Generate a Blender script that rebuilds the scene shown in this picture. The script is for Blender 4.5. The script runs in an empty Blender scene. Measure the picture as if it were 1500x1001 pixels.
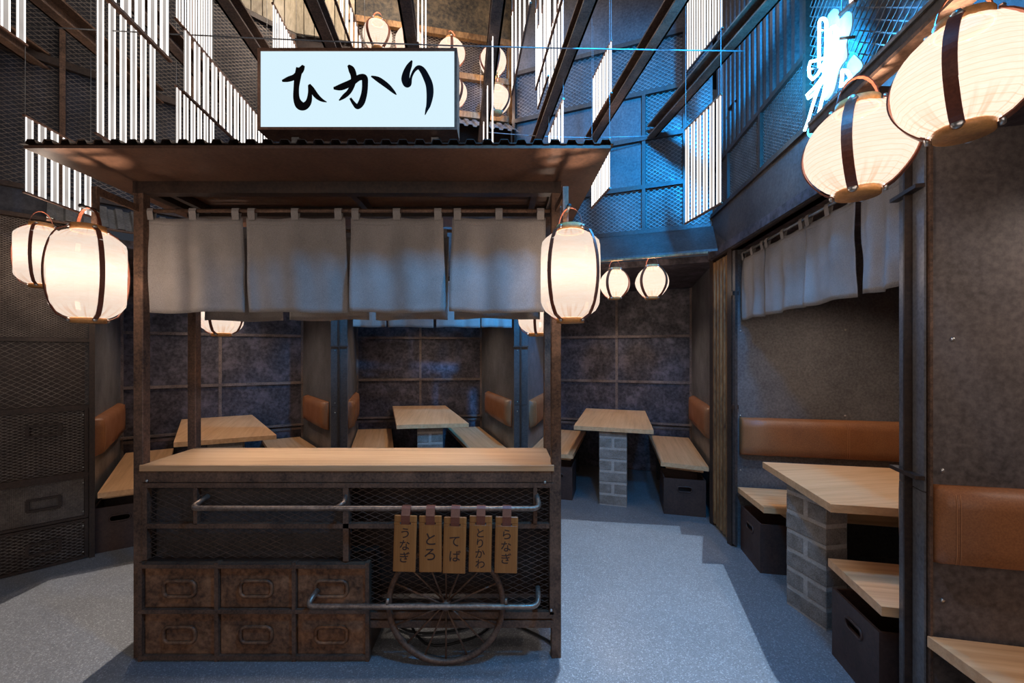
import bpy, math, random
from mathutils import Vector, Matrix, noise as mnoise
random.seed(4)
S = bpy.context.scene
COL = S.collection
PI = math.pi

# ------------------------------------------------------------------ camera, light, exposure
F, CX, CY, EYE = 625.0, 735.0, 518.0, 1.45
cam_d = bpy.data.cameras.new('camera'); cam = bpy.data.objects.new('camera', cam_d); COL.objects.link(cam)
cam_d.sensor_width = 36; cam_d.sensor_fit = 'HORIZONTAL'; cam_d.lens = 36*F/1500
cam_d.shift_x = (750-CX)/1500; cam_d.shift_y = (CY-500.5)/1500
cam.location = (0, 0, EYE); cam.rotation_euler = (PI/2, 0, 0); cam_d.clip_start = .05
S.camera = cam
S.view_settings.view_transform = 'Standard'; S.view_settings.look = 'None'
S.view_settings.gamma = 1; S.view_settings.exposure = 0.0; S.view_settings.use_curve_mapping = False
W = bpy.data.worlds.new('world'); S.world = W; W.use_nodes = True
W.node_tree.nodes['Background'].inputs[0].default_value = (.55, .62, .8, 1)
W.node_tree.nodes['Background'].inputs[1].default_value = .05

def lamp(name, kind, loc, energy, color, target=None, **kw):
    d = bpy.data.lights.new(name, kind); d.energy = energy; d.color = color
    for k, v in kw.items(): setattr(d, k, v)
    o = bpy.data.objects.new(name, d); COL.objects.link(o); o.location = loc
    if target is not None:
        o.rotation_euler = (Vector(target)-Vector(loc)).to_track_quat('-Z', 'Y').to_euler()
    return o
# unseen fills added behind the camera and overhead, blue glow of the neon sign
lamp('cart_front_fill', 'AREA', (-.6, -1.2, 1.9), 29, (1, .90, .84), (-.6, 2.2, .5), shape='RECTANGLE', size=4, size_y=1.5)
lamp('overhead_wash', 'AREA', (-.7, 2.4, 5.6), 34, (1, .95, .92), (-.7, 2.6, 0), shape='RECTANGLE', size=2.4, size_y=2.0)
lamp('neon_glow', 'POINT', (1.36, 2.10, 2.88), 95, (.01, .36, 1), shadow_soft_size=.08)
lamp('blue_spot_low', 'SPOT', (1.0, 1.3, 4.05), 650, (.02, .40, 1), (-1.0, 4.2, .9), spot_size=.75, spot_blend=.7, shadow_soft_size=.06)  # unseen spot added to tint the divider ends and middle curtains blue
lamp('blue_spot', 'SPOT', (1.05, 1.25, 4.05), 1900, (.003, .33, 1), (.8, 4.0, 3.3), spot_size=1.1, spot_blend=.7, shadow_soft_size=.10)  # unseen spot added to carry the neon's blue onto the rear wall
lamp('upper_warm', 'POINT', (-1.05, 3.35, 5.1), 60, (1, .84, .66), shadow_soft_size=.25)  # unseen warm lamp added to brighten the high planks
lamp('floor_blue', 'SPOT', (.55, .9, 3.1), 210, (.02, .40, 1), (.1, 3.1, .3), spot_size=1.7, spot_blend=.8, shadow_soft_size=.1)  # unseen blue spot added for the floor and block pier
LP1 = (.75, 1.25, 3.3); LP2 = (-2.3, 1.25, 3.3)  # unseen spots added to throw the light pools on the floor
lamp('pool_spot_cool', 'SPOT', LP1, 780, (.52, .74, 1), (.6, 2.2, 0), spot_size=1.75, spot_blend=.1, shadow_soft_size=.0003)
lamp('pool_spot_warm', 'SPOT', LP2, 430, (1, .92, .84), (-2.3, 2.2, 0), spot_size=1.6, spot_blend=.1, shadow_soft_size=.0003)
lamp('counter_fill', 'AREA', (-.74, 2.22, 2.19), 3.4, (1, .88, .76), (-.74, 2.22, 0), shape='RECTANGLE', size=1.7, size_y=.14, spread=.7)  # fill added under the roof to brighten the counter

def at(px, py, Y):
    return Vector(((px-CX)/F*Y, Y, EYE+(CY-py)/F*Y))

# ------------------------------------------------------------------ mesh helper
class MB:
    def __init__(s): s.v = []; s.f = []; s.m = []; s.mat = 0; s.sm = []
    def add(s, vs, fs, smooth=False):
        n = len(s.v); s.v += [tuple(p) for p in vs]
        for f in fs: s.f.append([n+i for i in f]); s.m.append(s.mat); s.sm.append(smooth)
        return s
    def box(s, c, d, rz=0, bev=0):
        x, y, z = d[0]/2, d[1]/2, d[2]/2
        if bev:
            b = min(bev, x*.9, y*.9, z*.9); vs = []; fs = []
            idx = {}
            for sx in (-1, 1):
                for sy in (-1, 1):
                    for sz in (-1, 1):
                        for k in range(3):
                            p = [sx*x, sy*y, sz*z]
                            for q in range(3):
                                if q != k: p[q] -= (sx, sy, sz)[q]*b
                            idx[(sx, sy, sz, k)] = len(vs); vs.append(p)
            for k in range(3):
                a, bb = [q for q in range(3) if q != k]
                for sg in (-1, 1):
                    loop = []
                    for (u, w) in ((-1, -1), (1, -1), (1, 1), (-1, 1)):
                        t = [0, 0, 0]; t[k] = sg; t[a] = u; t[bb] = w
                        loop.append(idx[(t[0], t[1], t[2], k)])
                    fs.append(loop)
            for k in range(3):
                a, bb = [q for q in range(3) if q != k]
                for u in (-1, 1):
                    for w in (-1, 1):
                        l = []
                        for (sg, kk) in ((-1, a), (1, a), (1, bb), (-1, bb)):
                            t = [0, 0, 0]; t[k] = sg; t[a] = u; t[bb] = w
                            l.append(idx[(t[0], t[1], t[2], kk)])
                        fs.append(l)
            for sx in (-1, 1):
                for sy in (-1, 1):
                    for sz in (-1, 1): fs.append([idx[(sx, sy, sz, k)] for k in range(3)])
        else:
            vs = [(sx*x, sy*y, sz*z) for sz in (-1, 1) for sx, sy in ((-1, -1), (1, -1), (1, 1), (-1, 1))]
            fs = [(3, 2, 1, 0), (4, 5, 6, 7), (0, 1, 5, 4), (1, 2, 6, 5), (2, 3, 7, 6), (3, 0, 4, 7)]
        cz, sn = math.cos(rz), math.sin(rz)
        vs = [(c[0]+p[0]*cz-p[1]*sn, c[1]+p[0]*sn+p[1]*cz, c[2]+p[2]) for p in vs]
        return s.add(vs, fs)
    def prism(s, poly, z0, z1):
        n = len(poly)
        vs = [(p[0], p[1], z0) for p in poly]+[(p[0], p[1], z1) for p in poly]
        return s.add(vs, [list(range(n))[::-1], list(range(n, 2*n))]+[(i, (i+1) % n, n+(i+1) % n, n+i) for i in range(n)])
    def bar(s, a, b, w, h, up=(0, 0, 1)):
        a, b = Vector(a), Vector(b); d = (b-a).normalized(); u = Vector(up)
        if abs(d.dot(u)) > .98: u = Vector((0, 1, 0))
        r = d.cross(u).normalized(); u = r.cross(d)
        vs = [p+r*sx*w/2+u*sy*h/2 for p in (a, b) for sx, sy in ((-1, -1), (1, -1), (1, 1), (-1, 1))]
        return s.add(vs, [(3, 2, 1, 0), (4, 5, 6, 7), (0, 1, 5, 4), (1, 2, 6, 5), (2, 3, 7, 6), (3, 0, 4, 7)])
    def tube(s, pts, r, n=10, closed=False):
        pts = [Vector(p) for p in pts]; m = len(pts); vs = []; fs = []; ref = None
        rr = r if isinstance(r, (list, tuple)) else [r]*m
        for i, p in enumerate(pts):
            if closed: d = (pts[(i+1) % m]-pts[i-1])
            else: d = pts[min(i+1, m-1)]-pts[max(i-1, 0)]
            d.normalize()
            if ref is None: ref = Vector((0, 0, 1)) if abs(d.z) < .9 else Vector((1, 0, 0))
            x = ref-d*ref.dot(d); x.normalize(); y = d.cross(x); ref = x
            for k in range(n):
                a = 2*PI*k/n; vs.append(p+(x*math.cos(a)+y*math.sin(a))*rr[i])
        for i in range(m if closed else m-1):
            j = (i+1) % m
            for k in range(n): fs.append((i*n+k, i*n+(k+1) % n, j*n+(k+1) % n, j*n+k))
        if not closed: fs += [list(range(n))[::-1], [(m-1)*n+k for k in range(n)]]
        return s.add(vs, fs, True)
    def lathe(s, prof, n=32, c=(0, 0, 0), wob=None):
        vs = []; fs = []; m = len(prof)
        for i, (r, z) in enumerate(prof):
            for k in range(n):
                a = 2*PI*k/n; q = r*(1+(wob(a, i, z) if wob else 0))
                vs.append((c[0]+q*math.cos(a), c[1]+q*math.sin(a), c[2]+z))
        for i in range(m-1):
            for k in range(n): fs.append((i*n+k, i*n+(k+1) % n, (i+1)*n+(k+1) % n, (i+1)*n+k))
        return s.add(vs, fs, True)
    def ribbon(s, pts, side, w, t=.003):
        """flat strap: centre line pts, width along side vector"""
        pts = [Vector(p) for p in pts]; side = Vector(side).normalized(); m = len(pts); vs = []; fs = []
        for i, p in enumerate(pts):
            d = (pts[min(i+1, m-1)]-pts[max(i-1, 0)]).normalized(); nrm = d.cross(side).normalized()
            for a, b in ((-1, -1), (1, -1), (1, 1), (-1, 1)): vs.append(p+side*a*w/2+nrm*b*t/2)
        for i in range(m-1):
            for k in range(4): fs.append((i*4+k, i*4+(k+1) % 4, (i+1)*4+(k+1) % 4, (i+1)*4+k))
        fs += [(3, 2, 1, 0), tuple((m-1)*4+k for k in range(4))]
        return s.add(vs, fs)
    def disc(s, c, axis, r, t, n=14):
        c = Vector(c); a = Vector(axis).normalized()
        return s.tube([c-a*t/2, c+a*t/2], r, n)
    def build(s, name, mats, parent=None, local=False):
        me = bpy.data.meshes.new(name)
        off = Vector((0, 0, 0))
        if parent is not None and not local:
            p = parent
            while p is not None: off += p.location; p = p.parent
        me.from_pydata([(x-off.x, y-off.y, z-off.z) for x, y, z in s.v] if not local else s.v, [], s.f)
        for m in (mats if isinstance(mats, (list, tuple)) else [mats]): me.materials.append(m)
        me.polygons.foreach_set('material_index', s.m); me.polygons.foreach_set('use_smooth', s.sm)
        me.update()
        o = bpy.data.objects.new(name, me); COL.objects.link(o)
        if parent is not None: o.parent = parent
        return o

def empty(name, loc, label=None, cat=None, group=None, kind=None):
    o = bpy.data.objects.new(name, None); COL.objects.link(o); o.location = loc; o.empty_display_size = .1
    return tag(o, label, cat, group, kind)
def tag(o, label=None, cat=None, group=None, kind=None):
    if label: o['label'] = label
    if cat: o['category'] = cat
    if group: o['group'] = group
    if kind: o['kind'] = kind
    return o
def copy_tree(o, parent=None):
    c = o.copy(); COL.objects.link(c); c.parent = parent
    for ch in list(o.children): copy_tree(ch, c)
    return c

# ------------------------------------------------------------------ materials
def lin(r, g, b):
    f = lambda c: (c/255/12.92) if c/255 <= .04045 else ((c/255+.055)/1.055)**2.4
    return (f(r), f(g), f(b), 1)
class NT:
    def __init__(s, name):
        s.m = bpy.data.materials.new(name); s.m.use_nodes = True; s.t = s.m.node_tree; s.n = s.t.nodes
        s.p = s.n['Principled BSDF']; s.out = s.n['Material Output']
        s.tc = s.n.new('ShaderNodeTexCoord')
    def node(s, typ, **kw):
        x = s.n.new(typ)
        for k, v in kw.items():
            if hasattr(x, k): setattr(x, k, v)
            else: x.inputs[k].default_value = v
        return x
    def link(s, a, b): s.t.links.new(a, b)
    def coords(s, scale=(1, 1, 1), rot=0):
        mp = s.n.new('ShaderNodeMapping'); mp.inputs['Scale'].default_value = scale; mp.inputs['Rotation'].default_value = (0, 0, rot)
        s.link(s.tc.outputs['Object'], mp.inputs[0]); return mp.outputs[0]
    def noise(s, vec, scale, detail=6, rough=.6):
        x = s.node('ShaderNodeTexNoise'); x.inputs['Scale'].default_value = scale; x.inputs['Detail'].default_value = detail
        x.inputs['Roughness'].default_value = rough; s.link(vec, x.inputs['Vector']); return x.outputs['Fac']
    def ramp(s, fac, stops):
        r = s.node('ShaderNodeValToRGB'); e = r.color_ramp.elements
        while len(e) < len(stops): e.new(.5)
        for k, (p, c) in enumerate(stops): e[k].position = p; e[k].color = c
        s.link(fac, r.inputs[0]); return r.outputs[0]
    def mix(s, fac, a, b, mode='MIX'):
        x = s.node('ShaderNodeMix'); x.data_type = 'RGBA'; x.blend_type = mode
        if isinstance(fac, float): x.inputs[0].default_value = fac
        else: s.link(fac, x.inputs[0])
        for i, q in ((6, a), (7, b)):
            if isinstance(q, tuple): x.inputs[i].default_value = q
            else: s.link(q, x.inputs[i])
        return x.outputs[2]
    def bump(s, h, strength, dist=.004):
        b = s.node('ShaderNodeBump'); b.inputs['Strength'].default_value = strength; b.inputs['Distance'].default_value = dist
        s.link(h, b.inputs['Height']); s.link(b.outputs[0], s.p.inputs['Normal'])
    def fin(s, rough=.5, metal=0., spec=.5):
        s.p.inputs['Roughness'].default_value = rough; s.p.inputs['Metallic'].default_value = metal
        s.p.inputs['Specular IOR Level'].default_value = spec; return s.m

def mottled(name, a, b, c, scale=2.2, rough=.5, metal=0., bump=.15, fine=40, spec=.4, stretch=(1, 1, 1), nr=.64):
    t = NT(name); v = t.coords(stretch)
    n1 = t.noise(v, scale, 9, nr); n2 = t.noise(v, fine, 4, .6)
    col = t.ramp(n1, [(.36, a), (.5, b), (.66, c)])
    k_ = lambda q, f: tuple(x*f for x in q[:3])+(1,)
    col = t.mix(.4, col, t.ramp(n2, [(.34, k_(a, .75)), (.66, k_(c, 1.12))]))
    t.link(col, t.p.inputs['Base Color']); t.bump(n2, bump)
    r = t.ramp(n1, [(.3, (rough+.12,)*3+(1,)), (.7, (rough-.1,)*3+(1,))]); t.link(r, t.p.inputs['Roughness'])
    m = t.fin(rough, metal, spec); return m
def plain(name, c, rough=.5, metal=0., spec=.5):
    t = NT(name); v = t.coords(); n = t.noise(v, 30, 3)
    k = tuple(x*.82 for x in c[:3])+(1,)
    t.link(t.ramp(n, [(.3, k), (.7, c)]), t.p.inputs['Base Color']); return t.fin(rough, metal, spec)
def wood(name, rot=0., axis=0, tone=1., cols=((190, 140, 96), (211, 161, 115), (224, 178, 134), (170, 124, 84))):
    t = NT(name)
    sc = [34, 34, 34]; sc[axis] = 1.5
    v0 = t.n.new('ShaderNodeMapping'); v0.inputs['Rotation'].default_value = (0, 0, -rot); t.link(t.tc.outputs['Object'], v0.inputs[0])
    mp = t.n.new('ShaderNodeMapping'); mp.inputs['Scale'].default_value = sc; t.link(v0.outputs[0], mp.inputs[0])
    n = t.noise(mp.outputs[0], 1.0, 6, .55); n2 = t.noise(mp.outputs[0], 5.0, 3, .6)
    q = lambda r, g, b: tuple(x*tone for x in lin(r, g, b)[:3])+(1,)
    c = t.ramp(n, [(.25, q(*cols[0])), (.5, q(*cols[1])), (.78, q(*cols[2]))])
    c = t.mix(t.ramp(n2, [(.45, (0, 0, 0, 1)), (.75, (.3, .3, .3, 1))]), c, q(*cols[3]))
    t.link(c, t.p.inputs['Base Color']); t.bump(n2, .06, .002); return t.fin(.42, 0, .35)
def emit(name, c, strength):
    t = NT(name); t.n.remove(t.p); e = t.node('ShaderNodeEmission'); e.inputs[0].default_value = c; e.inputs[1].default_value = strength
    t.link(e.outputs[0], t.out.inputs[0]); return t.m

M = {}
M['steel'] = mottled('blackened_steel', lin(50, 43, 41), lin(68, 60, 57), lin(92, 82, 78), 1.6, .48, .25, .1, 60)
M['steel_cloud'] = mottled('clouded_steel', lin(30, 26, 28), lin(54, 47, 50), lin(104, 94, 100), 6.5, .45, .2, .08, 30)
M['steel_grey'] = mottled('grey_steel', lin(80, 75, 75), lin(104, 99, 98), lin(124, 119, 117), 2.0, .42, .3, .06, 70)
M['rust_dull'] = mottled('dull_rusty_bar', lin(78, 66, 60), lin(108, 92, 84), lin(138, 118, 108), 7, .55, .3, .3, 90)
M['steel_stain'] = mottled('stained_steel', lin(58, 50, 48), lin(96, 85, 81), lin(120, 107, 102), 1.6, .46, .2, .12, 45, nr=.54)
M['steel_cool'] = mottled('cool_dark_steel', lin(36, 35, 40), lin(50, 49, 54), lin(68, 66, 72), 1.8, .5, .25, .08, 60)
M['mesh_brown'] = mottled('brown_expanded_metal', lin(66, 52, 45), lin(92, 74, 64), lin(120, 98, 86), 8, .45, .45, .1, 80)
M['rust'] = mottled('rusty_frame', lin(58, 42, 34), lin(92, 68, 54), lin(126, 94, 74), 7, .55, .3, .35, 90)
M['rust_dark'] = mottled('dark_rusty_plate', lin(38, 29, 25), lin(54, 41, 35), lin(74, 56, 46), 3, .4, .2, .12, 70)
M['rust_drawer'] = mottled('rust_stained_drawer', lin(56, 36, 26), lin(104, 68, 46), lin(158, 112, 80), 7, .5, .2, .4, 45)
M['rust_gold'] = mottled('golden_rust_sheet', lin(78, 52, 32), lin(128, 92, 58), lin(170, 128, 84), 5, .5, .35, .25, 60, stretch=(1, 1, .3))
M['roof_under'] = mottled('roof_underside', lin(70, 48, 37), lin(92, 64, 50), lin(112, 80, 62), 1.4, .38, .15, .04, 80)
M['mesh'] = mottled('expanded_metal', lin(84, 74, 68), lin(112, 100, 92), lin(140, 126, 116), 8, .45, .45, .1, 80)
M['galv'] = mottled('galvanised_sheet', lin(96, 92, 90), lin(124, 120, 118), lin(150, 146, 142), 6, .45, .4, .1, 70)
M['pipe'] = mottled('worn_pipe', lin(84, 66, 54), lin(120, 100, 86), lin(150, 130, 116), 14, .36, .55, .2, 90)
M['black'] = plain('matte_black', lin(20, 18, 18), .6)
M['bin'] = mottled('dark_brown_board', lin(52, 36, 31), lin(64, 44, 38), lin(76, 54, 46), 3, .5, 0, .05, 60)
M['leather'] = mottled('tan_leather', lin(124, 74, 43), lin(140, 86, 51), lin(154, 98, 60), 3, .45, 0, .10, 160)
M['strap'] = mottled('brown_strap_leather', lin(92, 48, 32), lin(108, 58, 40), lin(122, 68, 48), 6, .4, 0, .1, 150)
M['ring'] = mottled('pale_leather_ring', lin(176, 118, 66), lin(200, 138, 80), lin(214, 152, 92), 8, .55, 0, .06, 90)
M['chrome'] = plain('brushed_steel_stud', lin(210, 204, 198), .3, .9)
M['cloth'] = mottled('linen_cloth', lin(128, 119, 113), lin(140, 131, 125), lin(152, 142, 136), 4, .8, 0, .25, 260, spec=.15)
M['planks'] = mottled('pale_planks', lin(150, 134, 112), lin(182, 166, 140), lin(204, 188, 162), 5, .6, 0, .1, 50, stretch=(1, 1, .3))
M['block'] = mottled('concrete_block', lin(104, 93, 84), lin(130, 118, 108), lin(154, 142, 132), 12, .9, 0, .9, 150, spec=.1)
M['mortar'] = mottled('mortar', lin(156, 142, 130), lin(168, 154, 143), lin(178, 165, 154), 20, .9, 0, .4, 120, spec=.1)
M['ink'] = plain('ink', lin(26, 22, 24), .7, 0, .05)
M['burn'] = plain('branded_mark', lin(52, 30, 18), .7)
M['tagwood'] = wood('tag_wood', 0, 2, 1, ((128, 78, 36), (150, 94, 46), (170, 112, 60), (104, 62, 30)))
M['counter'] = wood('counter_wood', 0, 0, .80)
M['copper'] = mottled('brown_metal_frame', lin(92, 62, 48), lin(116, 80, 62), lin(136, 98, 78), 5, .4, .4, .05, 90)
M['blackwall'] = mottled('painted_dark_wall', lin(26, 22, 20), lin(40, 35, 31), lin(120, 100, 74), 2.6, .55, 0, .1, 30)
M['stitch'] = plain('stitching', lin(176, 116, 74), .6)
# terrazzo floor
t = NT('speckled_screed'); v = t.coords()
vo = t.node('ShaderNodeTexVoronoi'); vo.inputs['Scale'].default_value = 210; t.link(v, vo.inputs['Vector'])
sepc = t.node('ShaderNodeSeparateColor'); t.link(vo.outputs['Color'], sepc.inputs[0])
base = t.ramp(t.noise(v, 1.3, 5), [(.3, lin(94, 94, 97)), (.7, lin(112, 112, 115))])
sp = t.ramp(sepc.outputs[0], [(0, lin(66, 64, 64)), (.10, lin(92, 90, 90)), (.35, lin(108, 108, 110)), (.82, lin(118, 118, 120)), (.95, lin(172, 172, 172))])
for e in t.n:
    if e.type == 'VALTORGB': e.color_ramp.interpolation = 'LINEAR'
t.link(t.mix(.5, base, sp), t.p.inputs['Base Color'])
t.link(t.ramp(t.noise(v, 3, 5), [(.3, (.34,)*3+(1,)), (.7, (.5,)*3+(1,))]), t.p.inputs['Roughness'])
M['floor'] = t.fin(.4, 0, .45)
# lantern cloth: thin translucent fabric round a bulb, with woven threads
def lantern_cloth(name, ribs):
    t = NT(name); t.n.remove(t.p); v = t.coords()
    sx = t.node('ShaderNodeSeparateXYZ'); t.link(t.tc.outputs['Object'], sx.inputs[0])
    nz = t.noise(t.coords((1, 1, 6)), 9, 4); fine = t.noise(t.coords((1, 1, 12)), 60, 2)
    c = t.ramp(nz, [(.3, (1, .83, .72, 1)), (.65, (1, .91, .84, 1))])
    c = t.mix(t.ramp(fine, [(.35, (.22, .22, .22, 1)), (.6, (0, 0, 0, 1))]), c, (.95, .66, .46, 1))
    if ribs:
        w = t.node('ShaderNodeTexWave'); w.bands_direction = 'Z'; w.inputs['Scale'].default_value = ribs; w.inputs['Distortion'].default_value = .5
        t.link(v, w.inputs['Vector'])
        c = t.mix(t.ramp(w.outputs['Fac'], [(.0, (.5, .5, .5, 1)), (.09, (0, 0, 0, 1))]), c, (.88, .58, .38, 1))
    # gathered pleats near the rings: their backlit dimness is painted into the cloth colour
    at2 = t.node('ShaderNodeMath'); at2.operation = 'ARCTAN2'; t.link(sx.outputs[1], at2.inputs[0]); t.link(sx.outputs[0], at2.inputs[1])
    cb = t.node('ShaderNodeCombineXYZ'); t.link(at2.outputs[0], cb.inputs[0]); t.link(sx.outputs[2], cb.inputs[1])
    pl = t.node('ShaderNodeTexNoise'); pl.inputs['Scale'].default_value = 5.5; pl.inputs['Detail'].default_value = 2; t.link(cb.outputs[0], pl.inputs['Vector'])
    zz = t.node('ShaderNodeMath'); zz.operation = 'SUBTRACT'; t.link(sx.outputs[2], zz.inputs[0]); zz.inputs[1].default_value = .14 if ribs else .20
    ab = t.node('ShaderNodeMath'); ab.operation = 'ABSOLUTE'; t.link(zz.outputs[0], ab.inputs[0])
    em_ = t.ramp(ab.outputs[0], [(.06 if ribs else .125, (0, 0, 0, 1)), (.13 if ribs else .175, (1, 1, 1, 1))])
    mu = t.mix(1., t.ramp(pl.outputs[0], [(.52, (0, 0, 0, 1)), (.62, (.75, .75, .75, 1))]), em_, 'MULTIPLY')
    c = t.mix(mu, c, (.80, .46, .28, 1))
    tr = t.node('ShaderNodeBsdfTranslucent'); df = t.node('ShaderNodeBsdfDiffuse'); em = t.node('ShaderNodeEmission')
    for x in (tr, df, em): t.link(c, x.inputs[0])
    em.inputs[1].default_value = .46
    dk = t.node('ShaderNodeMix'); dk.data_type = 'RGBA'; dk.inputs[0].default_value = .965; dk.inputs[7].default_value = (0, 0, 0, 1); t.link(c, dk.inputs[6])
    for x in (tr, df): t.link(dk.outputs[2], x.inputs[0])
    m1 = t.node('ShaderNodeMixShader'); m1.inputs[0].default_value = .3; t.link(tr.outputs[0], m1.inputs[1]); t.link(df.outputs[0], m1.inputs[2])
    ad = t.node('ShaderNodeAddShader'); t.link(m1.outputs[0], ad.inputs[0]); t.link(em.outputs[0], ad.inputs[1])
    tp = t.node('ShaderNodeBsdfTransparent'); m2 = t.node('ShaderNodeMixShader'); m2.inputs[0].default_value = .89   # open weave lets the bulb's light through
    t.link(tp.outputs[0], m2.inputs[1]); t.link(ad.outputs[0], m2.inputs[2]); t.link(m2.outputs[0], t.out.inputs[0]); return t.m
M['lan_c'] = lantern_cloth('lantern_linen', 0)
M['lan_r'] = lantern_cloth('lantern_ribbed_linen', 26)
M['sign'] = emit('backlit_acrylic', (.70, .90, 1, 1), 1.0)
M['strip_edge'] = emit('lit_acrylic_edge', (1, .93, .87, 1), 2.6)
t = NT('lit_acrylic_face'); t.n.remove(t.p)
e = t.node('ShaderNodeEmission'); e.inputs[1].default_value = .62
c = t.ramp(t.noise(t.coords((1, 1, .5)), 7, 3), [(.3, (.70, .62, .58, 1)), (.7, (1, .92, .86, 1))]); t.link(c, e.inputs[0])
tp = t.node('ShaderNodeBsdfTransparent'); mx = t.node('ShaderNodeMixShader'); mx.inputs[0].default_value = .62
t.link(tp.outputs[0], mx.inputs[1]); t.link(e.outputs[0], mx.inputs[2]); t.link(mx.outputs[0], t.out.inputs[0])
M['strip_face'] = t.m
M['neon'] = emit('neon_tube', (.42, .80, 1, 1), 9)
t = NT('clear_blue_acrylic'); t.p.inputs['Base Color'].default_value = (.55, .85, 1, 1)
M['acrylic'] = t.fin(.25)
M['led'] = emit('led_line', (.55, .85, 1, 1), 3)
_wood = {}
def wd(rot, axis=0):
    k = (round(rot, 2), axis)
    if k not in _wood: _wood[k] = wood('ash_wood', rot, axis, 1.0)
    return _wood[k]

# ------------------------------------------------------------------ pieces
def diamond(mb, o, u, Wd, H, pw, ph, t=.0016, d=.004):
    """expanded metal: two families of slanted bars, clipped to the panel u x z"""
    o = Vector(o); u = Vector(u).normalized(); z = Vector((0, 0, 1)); nrm = u.cross(z)
    k = ph/pw
    for sg in (1, -1):
        c = -k*Wd if sg > 0 else 0
        end = H if sg > 0 else H+k*Wd
        c = math.floor(c/ph)*ph
        while c < end:
            # line z = c + sg*k*x
            xs = sorted([0, Wd]); x0, x1 = 0., Wd
            a, b = (0-c)/(sg*k), (H-c)/(sg*k); a, b = min(a, b), max(a, b)
            x0, x1 = max(x0, a), min(x1, b)
            if x1-x0 > .004:
                p, q = o+u*x0+z*(c+sg*k*x0), o+u*x1+z*(c+sg*k*x1)
                dd = (q-p).normalized(); s2 = nrm.cross(dd).normalized()
                off = nrm*(d*.5*sg)
                vs = [e+s2*(a2*t)+nrm*(b2*t)+off*.3 for e in (p, q) for a2, b2 in ((-1, -.7), (1, -.7), (1, .7), (-1, .7))]
                mb.add(vs, [(0, 1, 5, 4), (1, 2, 6, 5), (2, 3, 7, 6), (3, 0, 4, 7)])
            c += ph
    return mb
def corrugated(mb, o, u, v, Wd, L, pitch, amp, th=.002):
    """trapezoid corrugated sheet: ribs repeat along u, run along v"""
    o = Vector(o); u = Vector(u).normalized(); v = Vector(v).normalized(); n = u.cross(v).normalized()
    pr = []; x = 0
    while x < Wd-1e-6:
        for fx, h in ((0, 0), (.36, 0), (.46, 1), (.88, 1)):
            if x+fx*pitch <= Wd: pr.append((x+fx*pitch, h*amp))
        x += pitch
    pr.append((Wd, pr[-1][1]))
    vs = []; fs = []; m = len(pr)
    for (a, h) in pr:
        p = o+u*a+n*h
        vs += [p, p+v*L, p+n*th, p+v*L+n*th]
    for i in range(m-1):
        a, b = i*4, i*4+4
        fs += [(a, b, b+1, a+1), (a+2, a+3, b+3, b+2), (a, a+2, b+2, b), (a+1, b+1, b+3, a+3)]
    fs += [(0, 1, 3, 2), ((m-1)*4, (m-1)*4+2, (m-1)*4+3, (m-1)*4+1)]
    return mb.add(vs, fs)
def vplate(mb, a, b, z0, z1, th, side=1):
    """upright plate over the plan line a-b, thickness to the side normal"""
    a, b = Vector((a[0], a[1], 0)), Vector((b[0], b[1], 0)); d = (b-a).normalized(); n = Vector((d.y, -d.x, 0))*side
    p = [a, b, b+n*th, a+n*th]
    return mb.prism([(q.x, q.y) for q in p] if side > 0 else [(q.x, q.y) for q in p[::-1]], z0, z1)
def L2(a, b, t): return (a[0]+(b[0]-a[0])*t, a[1]+(b[1]-a[1])*t)
def screw(parent, p, n, r=.008):
    p = Vector(p); n = Vector(n).normalized(); mb = MB()
    mb.tube([p-n*.001, p+n*.003, p+n*.0055], [r, r*.9, r*.45], 10); return mb.build('screw', M['chrome'], parent)

# ================================================================== THE SETTING
def solid(name, poly, z0, z1, mat, label=None):
    mb = MB(); mb.prism(poly, z0, z1); return tag(mb.build(name, mat), kind='structure')
def ccw(p):
    a = sum(p[i][0]*p[(i+1) % len(p)][1]-p[(i+1) % len(p)][0]*p[i][1] for i in range(len(p)))
    return p if a > 0 else p[::-1]
floor = solid('floor', [(-7, -3), (6, -3), (6, 8), (-7, 8)], -.1, 0, M['floor'])
ceiling = solid('ceiling', [(-7, -3), (6, -3), (6, 8), (-7, 8)], 6.4, 6.5, M['black'])

# --- wall_left: mesh clad, three drawers at its foot, running on above the first booth
wl = empty('wall_left', (-2.93, 3.05, 0), kind='structure')
A = Vector((-2.93, 3.05, 0)); d = Vector((-.70, -.714, 0)).normalized(); n = Vector((.714, -.70, 0)).normalized()
def on_left(s, z, o=0): p = A+d*s+n*o; return (p.x, p.y, z)
mb = MB(); mb.prism(ccw([on_left(0, 0, -.03)[:2], on_left(1.6, 0, -.03)[:2], on_left(1.6, 0, -.5)[:2], on_left(0, 0, -.25)[:2]]), 0, 2.37)
mb.build('backing_plate', M['rust_dark'], wl)
for z in (.593, 1.073, 1.543, 2.36):
    MB().bar(on_left(-.01, z), on_left(1.6, z), .03, .026).build('frame_bar', M['rust_dark'], wl)
MB().bar(on_left(0, 0, .004), on_left(0, 2.37, .004), .03, .05, up=n).build('corner_post', M['rust_dark'], wl)
for (z0, z1, pw, ph) in ((1.09, 1.53, .052, .034), (1.56, 2.34, .024, .015)):
    diamond(MB(), on_left(1.5, z0, -.012), -d, 1.48, z1-z0, pw, ph, .0016).build('mesh_panel', M['mesh'], wl)
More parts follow.
